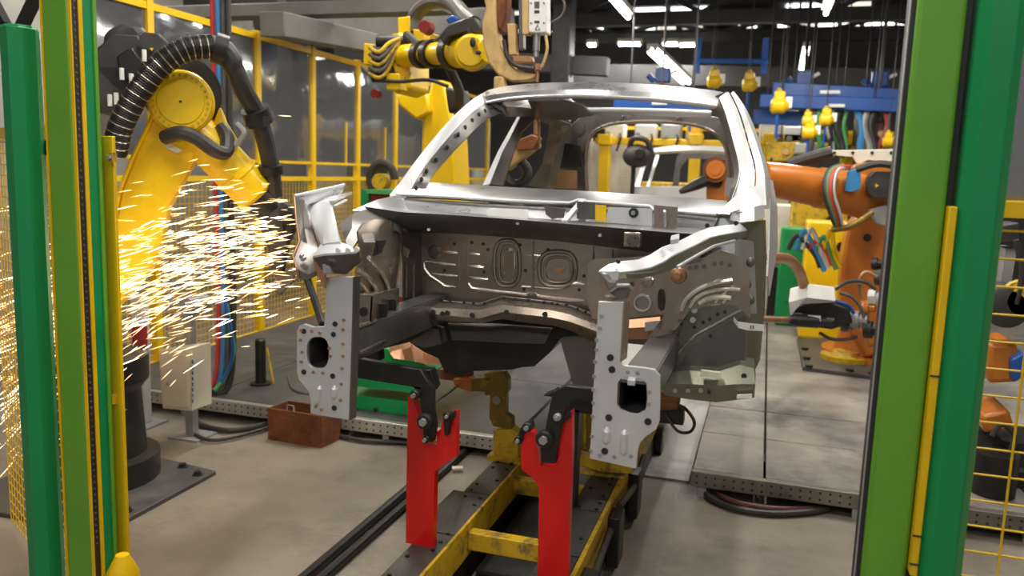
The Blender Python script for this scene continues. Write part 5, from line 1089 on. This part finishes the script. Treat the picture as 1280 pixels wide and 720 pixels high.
MB().prism(C2([(846, 196), (852, 190), (912, 192), (915, 236), (908, 236), (905, 205), (895, 199), (860, 198), (850, 210), (848, 234), (840, 234)], 1.8), (0, .05, 0)).build('rear_frame', 'bandsteel', car2)
t2 = thing('skid_trolley', 'dark trolley frame under the second car body', 'trolley', (-.8, 10, 0))
MB().span((-1.25, 9, .14), (-.35, 11, .26)).build('frame', 'wornyellow', t2)
for x in (-1.2, -.42):
    for y in (9.3, 10.6): MB().span((x, y, .24), (x+.06, y+.08, 1.05)).build('carrier_post', 'black', t2); MB().lathe((x, y, .08), (1, 0, 0), [(0, .08), (.05, .08)], 16).build('wheel', 'black', t2)
# ================================================================ ORANGE ROBOTS
Yo = 6.9
co = at(1078, 470, Y=Yo)
ro_ = thing('welding_robot', 'orange robot arm stretched toward the car at the right, beside the green column', 'robot', (co.x, Yo+.3, PZ+.03))
bz = PZ+.03
MB().lathe((co.x+.12, Yo+.4, bz), (0, 0, 1), [(0, .42), (.05, .42), (.051, .33), (.14, .30), (.28, .28)], 28).build('pedestal', 'orange', ro_)
MB().lathe((co.x-.12, Yo+.15, bz), (0, 0, 1), [(0, .2), (.04, .2), (.041, .12), (.07, .1)], 20).build('base_ring', 'wornyellow', ro_)
MB().prism(S([(1060, 285), (1078, 262), (1110, 262), (1126, 290), (1126, 440), (1080, 448), (1050, 400), (1052, 330)], Yo), (0, .35, 0)).build('lower_arm', 'orange', ro_, bevel=.03)
MB().lathe(at(1084, 297, Y=Yo-.01), (0, -1, 0), [(0, .03), (.01, .03)], 14).build('bore', 'ink', ro_)
f0 = at(952, 222, Y=6.15); f1 = at(1090, 246, Y=6.65); d = f1-f0; L_ = d.length
MB().lathe(f0, d, [(0, .115), (L_*.12, .125), (L_*.5, .14), (L_*.51, .15), (L_*.56, .15), (L_*.57, .145), (L_*.8, .165), (L_, .18)], 24).build('forearm', 'orange', ro_)
MB().prism(S([(1068, 205), (1100, 200), (1126, 210), (1128, 262), (1090, 270), (1066, 255)], 6.50), (0, .3, 0)).build('elbow_case', 'orange', ro_, bevel=.03)
mo = MB().prism(S([(1084, 222), (1092, 214), (1116, 214), (1124, 224), (1124, 240), (1112, 248), (1090, 248), (1083, 240)], 6.35), (0, .2, 0)).build('servo_motor', 'rubber', ro_, bevel=.01)
for x in (1096, 1115): MB().prism(S([(x-2, 229), (x+3, 232), (x-2, 235)], 6.34), (0, -.004, 0)).build('warning_sticker', 'yellow', mo)
MB().prism(S([(1060, 214), (1076, 210), (1076, 236), (1064, 240), (1056, 238)], 6.30), (0, .05, 0)).build('blue_bracket', 'cblue', ro_, bevel=.004)
for i, (m_, y) in enumerate((('rubber', 0), ('hose', 2), ('cgreen', 4), ('cred', 7), ('rubber', 10), ('lightgrey', 12), ('cred', 9))):
    MB().tube(spath(S3([(1050+i*2, 205+y*.3, 6.30), (1034+y, 214, 6.20), (1030+y, 240, 6.15), (1038+y, 268, 6.20), (1046+y*.6, 285, 6.30), (1058, 284-y*.4, 6.35)]), 4), .012, 6).build('cable', m_, ro_)
MB().tube(spath(S3([(1040, 287, 6.30), (1060, 284, 6.25), (1078, 274, 6.25), (1090, 266, 6.30)]), 4), .022, 8).build('braided_hose', 'olive', ro_)
MB().tube(spath(S3([(985, 206, 6.45), (1010, 198, 6.45), (1040, 190, 6.45)]), 4), .045, 10).build('top_hose', 'rubber', ro_)
MB().tube(spath(S3([(1070, 212, 6.25), (1095, 205, 6.25), (1118, 208, 6.25), (1124, 220, 6.30)]), 4), .025, 8).build('top_hose', 'rubber', ro_)
MB().prism(S([(1085, 262), (1108, 256), (1122, 270), (1118, 285), (1095, 280)], 6.40), (0, .1, 0)).build('gear_block', 'grey', ro_, bevel=.01)
MB().prism(S([(1036, 188), (1125, 186), (1125, 204), (1085, 200), (1074, 206), (1070, 203), (1066, 196), (1040, 194)], 6.55), (0, .03, 0)).build('cream_bracket', 'creamb', ro_, bevel=.004)
for x in (1043, 1066, 1090, 1114): p = at(x, 191, Y=6.55); MB().cyl(p, p+V((0, -.006, 0)), .012, n=8).build('bracket_hole', 'ink', ro_)
# lower gear gun with copper arm at the right of the car
gr = thing('welding_gun', 'low spot welding gun with bent copper arm and white shroud right of the car', 'welding gun', at(1020, 400, Y=5.95))
MB().tube(spath(S3([(940, 324, 4.6), (965, 322, 5.2), (985, 324, 5.6), (997, 335, 5.75), (1003, 350, 5.85), (1007, 366, 5.9)]), 5), .035, 12).build('copper_arm', 'copper', gr)
MB().loft([S3([(988, 362, 5.9), (1010, 356, 5.85), (1043, 360, 5.9)]), S3([(986, 378, 5.85), (1008, 372, 5.78), (1044, 376, 5.85)]), S3([(988, 396, 5.9), (1000, 380, 5.8), (1042, 378, 5.9)])], (0, .06, 0)).build('white_shroud', 'lightgrey', gr)
MB().prism(S([(990, 388), (1008, 378), (1040, 378), (1062, 386), (1066, 404), (1040, 412), (1000, 406)], 5.95), (0, .18, 0)).build('gun_body', 'black', gr, bevel=.01)
MB().cyl(at(945, 399, Y=5.2), at(990, 400, Y=5.95), .02).build('electrode', 'copper', gr)
MB().lathe(at(985, 399, Y=5.9), V((1, .1, 0)), [(0, .03), (.05, .05), (.2, .05), (.21, .035), (.3, .035)], 16).build('cylinder', 'black', gr)
MB().prism(S([(1010, 394), (1026, 395), (1026, 402), (1010, 401)], 5.88), (0, .01, 0)).build('rating_plate', 'label', gr)
for i, (m_, pts) in enumerate((('rubber', [(1044, 362), (1060, 352), (1080, 352), (1095, 362)]), ('tan', [(1044, 360), (1062, 354), (1078, 354)]), ('copper', [(1076, 372), (1074, 352), (1082, 340), (1096, 346)]), ('rubber', [(1024, 416), (1040, 424), (1060, 424), (1072, 420)]), ('blue', [(1044, 376), (1060, 382), (1068, 392)]), ('hose', [(1050, 366), (1066, 372), (1078, 390), (1080, 410)]))):
    MB().tube(spath(S(pts, 5.95+.02*i), 4), .012, 8).build('cable', m_, gr)
for x, y, s1, m_ in ((1070, 400, .09, 'grey'), (1084, 385, .07, 'orange'), (1092, 372, .08, 'lightgrey'), (1058, 408, .06, 'dsteel'), (1086, 412, .09, 'black'), (1100, 346, .09, 'rubber'), (1096, 330, .06, 'black')):
    p = at(x, y, Y=6.10); MB().lathe(p+V((-.03, 0, 0)), (1, -.3, .1), [(0, s1*.7), (s1*.6, s1*.7), (s1*.61, s1*.45), (s1*1.2, s1*.45)], 12).build('fitting', m_, gr)
MB().prism(S([(1078, 380), (1100, 378), (1100, 430), (1086, 436), (1076, 410)], 6.30), (0, .2, 0)).build('mount_arm', 'orange', gr, bevel=.02)
# orange robot seen through the rear opening
Yq = 7.2
cq = at(895, 240, Y=Yq)
r4 = thing('welding_robot', 'orange robot with round joint cover seen through the tailgate opening', 'robot', (cq.x, Yq, PZ))
jc = at(895, 212, Y=Yq); jl = MB().lathe(jc, (0, -1, 0), [(-.1, .10), (.02, .108), (.05, .108), (.0501, .092), (.04, .09), (.0401, .07), (.055, .068)], 30).build('joint_cover', 'rust', r4)
MB().lathe(jc+V((0, -.05, 0)), (0, -1, 0), [(0, .08), (.012, .078), (.0121, .05), (.02, .048)], 28).build('joint_cap', 'orange', jl)
MB().prism([V((p.x, p.y, p.z)) for p in S([(882, 215), (908, 215), (912, 300), (915, 470), (878, 470), (884, 300)], Yq+.05)], (0, .2, 0)).build('lower_arm', 'orange', r4, bevel=.02)
MB().lathe((cq.x, Yq+.15, PZ), (0, 0, 1), [(0, .3), (.1, .3), (.11, .22), (.3, .2)], 20).build('pedestal', 'orange', r4)
MB().tube(spath(S3([(850, 240, Yq-.1), (868, 232, Yq-.05), (884, 226, Yq), (900, 228, Yq+.05)]), 4), [.02, .03, .035, .04, .045, .048, .05, .05, .05, .05, .05, .05, .05], 10).build('wrist_hose', 'black', r4)
# dark round hose bundle beyond the tailgate
t = thing('weld_controller', 'black rounded machine head left of the second car roof', 'machine', (at(797, 200, Y=8.9).x-.05, 8.9, 0))
p = at(797, 195, Y=8.9); MB().sphere(p, .15, 10, (1.1, .8, .85)).build('head', 'rubber', t); MB().lathe(p+V((.04, -.1, .02)), (0, -1, 0), [(0, .06), (.06, .05)], 14).build('lens_ring', 'black', t)
MB().tube(spath([p+V((-.1, 0, .05)), p+V((-.05, -.05, .18)), p+V((.1, -.05, .16)), p+V((.16, 0, 0))], 4), .03, 8).build('hose', 'rubber', t)
MB().cyl((p.x-.05, 8.98, 0), (p.x-.05, 8.98, p.z-.05), .025).build('column', 'black', t)
# ================================================================ HALL BEYOND: yellow service gantry, louvre board, hoists
Yb = 12.4
gy = thing('service_gantry', 'yellow service gantry running across the hall behind the second car', 'gantry', (at(900, 175, Y=Yb).x, Yb, 0))
p0 = at(745, 176, Y=Yb); p1 = at(1135, 186, Y=Yb)
MB().bar(p0, p1, .14, .10).build('walk_beam', 'yellow', gy, bevel=.01)
MB().bar(p0+V((0, .3, .22)), p1+V((0, .3, .22)), .05, .05).build('hand_rail', 'yellow', gy)
for px in (757, 870, 962, 1060, 1130):
    p = at(px, 178, Y=Yb); MB().span((p.x-.08, Yb-.08, 0), (p.x+.08, Yb+.08, p.z)).build('column', 'yellow', gy, bevel=.008)
    MB().span((p.x-.1, Yb-.14, p.z-.04), (p.x+.1, Yb+.1, p.z+.12)).build('column_head', 'yellow', gy, bevel=.01)
lv = thing('louvre_board', 'cream slatted board behind the yellow gantry column', 'board', (at(775, 210, Y=13).x, 13, 0))
for i in range(26):
    y = 178+i*3.2; a = at(738, y, Y=13); b = at(800, y+.6, Y=13); MB().bar(a, b, .02, .036).build('slat', 'board', lv)
zlo = at(770, 178+26*3.2, Y=13).z
for px in (738, 772, 800): p = at(px, 176, Y=13.05); MB().span((p.x-.03, 13.03, 0), (p.x+.03, 13.08, p.z+.05)).build('upright', 'board', lv)
random.seed(21)
# hoist beams, blue
def hoist(label, a, b, Y, h, n, grp='blue hoist beams'):
    A_ = at(*a, Y=Y); B_ = at(*b, Y=Y)
    t = thing('hoist_beam', label, 'hoist beam', (A_+B_)/2, grp)
    MB().bar(A_, B_, .12, h).build('beam', 'blue', t, bevel=.01)
    for k in range(n):
        p = A_.lerp(B_, (k+.5)/n); MB().cyl(p+V((0, 0, h/2)), V((p.x, p.y, 6.2)), .01, n=6).build('hanger_rod', 'girder', t)
    return t
h1 = hoist('blue hoist beam with white plate, upper of the pair at the right', (966, 111), (1126, 120), 11.0, .16, 3)
h2_ = hoist('blue hoist beam with white plate, lower of the pair at the right', (950, 126), (1122, 132), 10.9, .16, 3)
for t, pts in ((h1, [(1025, 113), (1050, 113), (1050, 117), (1025, 117)]), (h2_, [(1036, 130), (1056, 130), (1056, 134), (1036, 134)])):
    MB().prism(S(pts, 10.78), (0, -.01, 0)).build('name_plate', 'label', t)
h3 = hoist('short blue hoist beam lowest at the right, behind the car pillar', (942, 146), (1006, 148), 11.2, .18, 2)
h4 = hoist('blue beam seen through the car roof opening', (768, 128), (886, 134), 9.0, .16, 3)
MB().prism(S([(815, 127), (834, 127), (834, 131), (815, 131)], 8.9), (0, -.01, 0)).build('name_plate', 'label', h4)
h5 = hoist('blue bracket beam above the car roof pillar', (868, 76), (960, 77), 12.6, .06, 2)
for px in (872, 956, 827): 
    p = at(px, 70, Y=12.6); MB().bar(p+V((0, 0, -.25)), p+V((0, 0, .25)), .09, .09).build('bracket', 'blue', h5) if px != 827 else None
def chainhoist(label, px, py, Y, s=1.0, m_='yellow'):
    p = at(px, py, Y=Y); t = thing('chain_hoist', label, 'hoist', p, 'yellow chain hoists')
    MB().lathe(p+V((-.1*s, 0, -.02*s)), (1, 0, 0), [(0, .06*s), (.03*s, .11*s), (.17*s, .11*s), (.2*s, .08*s), (.24*s, .05*s)], 14).build('motor_body', m_, t)
    MB().span(p+V((-.06*s, -.08*s, .04*s)), p+V((.08*s, .08*s, .16*s))).build('gear_box', 'ryellow', t, bevel=.015)
    MB().lathe(p+V((0, 0, .15*s)), (0, 0, 1), [(0, .05*s), (.05*s, .03*s), (.06*s, .012*s)], 10).build('top_mount', 'wornyellow', t)
    MB().cyl(p+V((0, 0, .2*s)), V((p.x, p.y, 6.2)), .006, n=6).build('chain', 'girder', t)
    MB().cyl(p+V((0, 0, -.1*s)), p+V((0, 0, -.45*s)), .02*s, n=8).build('hook_cable', 'blue', t)
    MB().box(p+V((.13*s, 0, .02*s)), (.08*s, .1*s, .14*s)).build('switch_box', 'label', t)
for lb_, px, py, s_ in (('yellow chain hoist hanging above the car roof, left of the dark gap', 892, 100, .85), ('yellow chain hoist hanging above the right end of the car roof', 936, 104, .85), ('yellow chain hoist at the left end of the blue beams', 973, 130, .9), ('yellow chain hoist seen through the car roof opening', 864, 132, .7), ('round yellow hoist under the blue beams, upper of two', 1009, 150, .6), ('round yellow hoist under the blue beams, lower of two', 1011, 164, .75), ('yellow hoist under the blue beams right of the round pair', 1032, 148, .7), ('small yellow hoist beside the green column', 1110, 176, .6)):
    chainhoist(lb_, px, py, 10.4 if px > 960 or px == 864 else 11.6, s_)
# little blue trolleys on the roof rails
for lb_, px, py in (('small blue trolley unit on the roof rail above the blue beams', 1005, 98), ('blue trolley unit with orange cap near the green column', 1100, 99), ('small blue unit hanging above the middle of the car roof', 829, 94)):
    p = at(px, py, Y=11.4); t = thing('rail_trolley', lb_, 'trolley unit', p, 'blue rail trolleys')
    MB().box(p, (.2, .12, .2)).build('body', 'blue', t, bevel=.02); MB().cyl(p+V((-.12, 0, -.08)), p+V((-.2, 0, .0)), .04).build('arm', 'blue', t); MB().sphere(p+V((0, -.02, -.14)), .05, 6).build('cap', 'orange', t); MB().cyl(p+V((0, 0, .1)), V((p.x, p.y, 6.2)), .015, n=6).build('hanger', 'girder', t); MB().box(p+V((.14, 0, .04)), (.1, .06, .04), Matrix.Rotation(-.5, 3, 'Y')).build('light_tab', 'label', t)
# hanging hoses and tool packs beneath the beams
tones = ['hose', 'cgreen', 'rubber', 'lightgrey', 'rubber', 'cgreen', 'cblue', 'hose', 'grey', 'rubber', 'redbox', 'hose']
names = ['grey', 'green', 'black', 'pale', 'black', 'green', 'blue', 'grey', 'mid grey', 'black', 'dark red', 'grey']
for i in range(12):
    px = 1018+i*8.6; m_ = tones[i]; a = at(px, 132, Y=10.95); b = at(px+random.uniform(-6, 6), 182, Y=10.9)
    cable('hanging_hose', '%s hose hanging under the blue beams, number %s from their left end' % (names[i], ['one', 'two', 'three', 'four', 'five', 'six', 'seven', 'eight', 'nine', 'ten', 'eleven', 'twelve'][i]), [a, a.lerp(b, .5)+V((random.uniform(-.08, .08), 0, 0)), b, b+V((0, 0, -.15))], random.uniform(.02, .045), m_, 'hose', 'hoses under the blue beams')
# parts racks and machines standing behind the gantry
clut = [(752, 760, 'lightgrey'), (790, 150, 'grey')]
k_ = 0
packs = [(808, 161, .32, .12, 'lightgrey', 'pale tool pack on the gantry above the louvre board'), (770, 161, .3, .14, 'cream', 'cream tool pack on the gantry end'), (840, 161, .3, .13, 'grey', 'grey tool pack on the gantry'), (868, 160, .22, .16, 'wornyellow', 'yellow-green tool pack on the gantry behind the tailgate'), (985, 172, .5, .12, 'wornyellow', 'dull yellow tool pack on the gantry beyond the orange forearm'), (1050, 178, .3, .1, 'black', 'black tool pack on the gantry beyond the orange forearm'), (1085, 160, .35, .35, 'black', 'tall black tool pack on the gantry'), (1095, 178, .25, .12, 'ryellow', 'bright yellow tool pack on the gantry near the green column'), (965, 160, .35, .25, 'lightgrey', 'pale cabinet top right of the car pillar'), (998, 163, .4, .1, 'label', 'white panel below the blue beams')]
for px, py, w_, h_, m_, lb_ in packs:
    p = at(px, py, Y=Yb+.1); t = thing('tool_pack', lb_, 'tool pack', p, 'tool packs on the gantry')
    zb0 = at(px, 176+(px-745)*.0256, Y=Yb).z+.05
    MB().span((p.x-w_/2, Yb-.02, zb0), (p.x+w_/2, Yb+.25, max(p.z+h_/2, zb0+.06))).build('case', m_, t, bevel=.02)
    MB().cyl((p.x-w_*.3, Yb-.03, zb0+.05), (p.x-w_*.3, Yb-.09, zb0+.05), .04).build('nozzle', 'grey', t)
    MB().tube(spath([(p.x+w_*.3, Yb-.02, zb0+.06), (p.x+w_*.4, Yb-.12, zb0+.0), (p.x+w_*.2, Yb-.1, zb0-.2)], 4), .018, 6).build('lead', 'rubber', t)
mach = [(840, 215, 1.0, 1.5, 13.2, 'wornyellow', 'dull yellow machine behind the second car'), (960, 215, .7, 1.75, 13.4, 'cream', 'cream cabinet right of the car pillar beyond the gantry'), (985, 262, .5, 1.2, 9.5, 'cream', 'cream cabinet below the orange forearm'), (1000, 290, .35, 1.0, 8.6, 'dgreen', 'green machine column below the orange forearm'), (1025, 262, .55, 1.35, 8.8, 'wornyellow', 'yellow-olive machine casing below the orange forearm'), (1040, 300, .45, 1.1, 8.0, 'ryellow', 'bright yellow machine foot beside the orange robot'), (1120, 300, .5, 1.45, 8.6, 'yellow', 'yellow casing between orange robot and green column'), (975, 340, 1.3, .55, 9.6, 'dgreen', 'low green machine bed behind the copper gun arm'), (935, 330, .5, .9, 12.1, 'grey', 'grey machine beyond the wheelhouse')]
PZ0 = PZ
for px, py, w_, h_, Y_, m_, lb_ in mach:
    x = at(px, py, Y=Y_).x; PZ = 0 if Y_ > 12 else PZ0; t = thing('machine_casing', lb_, 'machine', (x, Y_, PZ))
    MB().prism([(x-w_/2, Y_, PZ), (x+w_/2, Y_, PZ), (x+w_/2, Y_, PZ+h_*.8), (x+w_*.3, Y_, PZ+h_), (x-w_/2, Y_, PZ+h_)], (0, .4, 0)).build('casing', m_, t, bevel=.02)
    MB().box((x, Y_-.006, PZ+h_*.5), (w_*.6, .012, h_*.5)).build('cover', m_, t, bevel=.004)
    MB().cyl((x+w_*.2, Y_-.02, PZ+h_*.8), (x+w_*.2, Y_-.06, PZ+h_*.8), .05).build('knob', 'black', t)
PZ = PZ0
# cables and fittings between the orange robot and the car
random.seed(9)
nm_ = ['black', 'blue', 'pale', 'red', 'green', 'yellow']; mm_ = ['rubber', 'cblue', 'lightgrey', 'cred', 'cgreen', 'yellow']
for i in range(6):
    a = at(985+i*9, 312, Y=6.6); b = at(1000+i*8, 300+random.uniform(-12, 8), Y=6.6); c_ = at(1018+i*5, 318+random.uniform(-4, 6), Y=6.6)
    cable('loose_cable', '%s cable in the tangle above the white gun shroud' % nm_[i], [a, a.lerp(b, .5)+V((0, 0, .05)), b, c_, c_+V((.05, 0, -.1))], .018, mm_[i], 'cable', 'cable tangle by the orange robot')
t = thing('valve_block', 'grey valve block in the cable tangle above the white gun shroud', 'valve block', (at(1000, 330, Y=9.2).x, 9.2, PZ))
p = at(1000, 322, Y=9.2); MB().span((p.x-.35, 9.15, p.z-.12), (p.x+.35, 9.3, p.z)).build('block', 'grey', t, bevel=.01); MB().span((p.x-.3, 9.18, PZ), (p.x+.3, 9.28, p.z-.12)).build('pedestal', 'black', t)
for i in range(5): MB().cyl((p.x-.24+i*.12, 9.15, p.z-.04), (p.x-.24+i*.12, 9.08, p.z-.02), .03).build('fitting', ['tan', 'cblue', 'yellow', 'lightgrey', 'cred'][i], t)
for px, py, Y_, w_, h_, m_, lb_ in ((975, 190, 11.2, .35, .25, 'wornyellow', 'yellow gripper frame hanging left of the cream bracket'), (1050, 172, 11.4, .18, .3, 'cgreen', 'green tool unit among the hanging hoses'), (1078, 158, 11.3, .2, .5, 'rubber', 'tall black tool unit among the hanging hoses'), (1096, 168, 11.2, .16, .3, 'cabred', 'dark red tool unit among the hanging hoses'), (1000, 186, 11.6, .5, .14, 'lightgrey', 'pale tool unit above the orange forearm')):
    p = at(px, py, Y=Y_); t = thing('tool_unit', lb_, 'tool unit', p, 'tool units under the blue beams')
    MB().box(p, (w_, .15, h_)).build('body', m_, t, bevel=.02); MB().cyl(p+V((0, 0, h_/2)), V((p.x, p.y, 6.2)), .008, n=6).build('hanger', 'girder', t)
    MB().cyl(p+V((w_*.2, -.07, 0)), p+V((w_*.2, -.14, 0)), .04).build('port', 'tan', t); MB().tube(spath([p+V((-w_*.3, -.06, -h_*.3)), p+V((-w_*.2, -.15, -h_*.8)), p+V((w_*.3, -.1, -h_*.7))], 4), .015, 6).build('lead', 'rubber', t)
# ================================================================ BEHIND THE RIGHT MESH
r5 = thing('welding_robot', 'orange and black robot base behind the right yellow mesh', 'robot', (at(1255, 560, Y=4.6).x, 4.6, PZ))
x = at(1262, 560, Y=4.4).x
MB().lathe((x+.1, 4.7, PZ), (0, 0, 1), [(0, .28), (.08, .28), (.09, .2), (.2, .19)], 20).build('pedestal', 'black', r5)
MB().prism(S([(1238, 430), (1272, 428), (1276, 478), (1236, 480)], 4.4), (0, .3, 0)).build('orange_case', 'orange', r5, bevel=.02)
MB().prism(S([(1226, 520), (1262, 512), (1270, 538), (1230, 542)], 4.4), (0, .3, 0)).build('orange_base', 'orange', r5, bevel=.02)
MB().lathe(at(1243, 585, Y=4.3), (0, 0, -1), [(-.08, .10), (.12, .10)], 18).build('drum_motor', 'black', r5)
MB().lathe(at(1252, 380, Y=4.4), (0, -1, 0), [(-.1, .10), (.1, .10), (.11, .08)], 18).build('joint_motor', 'rubber', r5)
MB().lathe(at(1276, 375, Y=4.35), (0, -1, 0), [(0, .10), (.05, .10), (.0501, .075), (.06, .07)], 18).build('joint_ring', 'wornyellow', r5)
MB().prism(S([(1256, 310), (1272, 310), (1264, 360), (1250, 362)], 4.5), (0, .2, 0)).build('arm', 'grey', r5, bevel=.01)
MB().prism(S([(1245, 282), (1275, 278), (1278, 302), (1250, 306)], 4.45), (0, .2, 0)).build('head', 'rubber', r5, bevel=.01)
MB().prism(S([(1264, 450), (1280, 440), (1284, 470), (1266, 478)], 4.35), (0, .1, 0)).build('blue_box', 'blue', r5, bevel=.01)
for pts in ([(1270, 300), (1278, 340), (1270, 380)], [(1240, 545), (1252, 530), (1268, 545), (1262, 570)]): MB().tube(spath(S(pts, 4.3), 4), .014, 8).build('hose', 'rubber', r5)
# dark branching roof support at the upper left, its column behind the green post
c = at(36, 60, Y=3.6); t = thing('roof_support', 'dark branching roof support rising behind the deep green faceted post', 'support', (c.x, 3.6, 0))
zj = at(24, 48, Y=3.6).z
MB().span((c.x-.04, 3.56, 0), (c.x+.04, 3.64, zj)).build('column', 'black', t, bevel=.004)
MB().span((c.x-.1, 3.5, 0), (c.x+.1, 3.7, .015)).build('base_plate', 'black', t)
j0 = V((c.x, 3.6, zj-.05))
for a, b in (((24, 40), (48, -10)), ((10, 38), (-4, 12))):
    p = at(*a, Y=3.6); q = at(*b, Y=3.6); d = (q-p).normalized(); e = p+d*((6.2-p.z)/d.z)
    MB().bar(p, e, .05, .05).build('strut', 'black', t); MB().bar(j0, p+d*.03, .05, .05).build('strut_root', 'black', t)
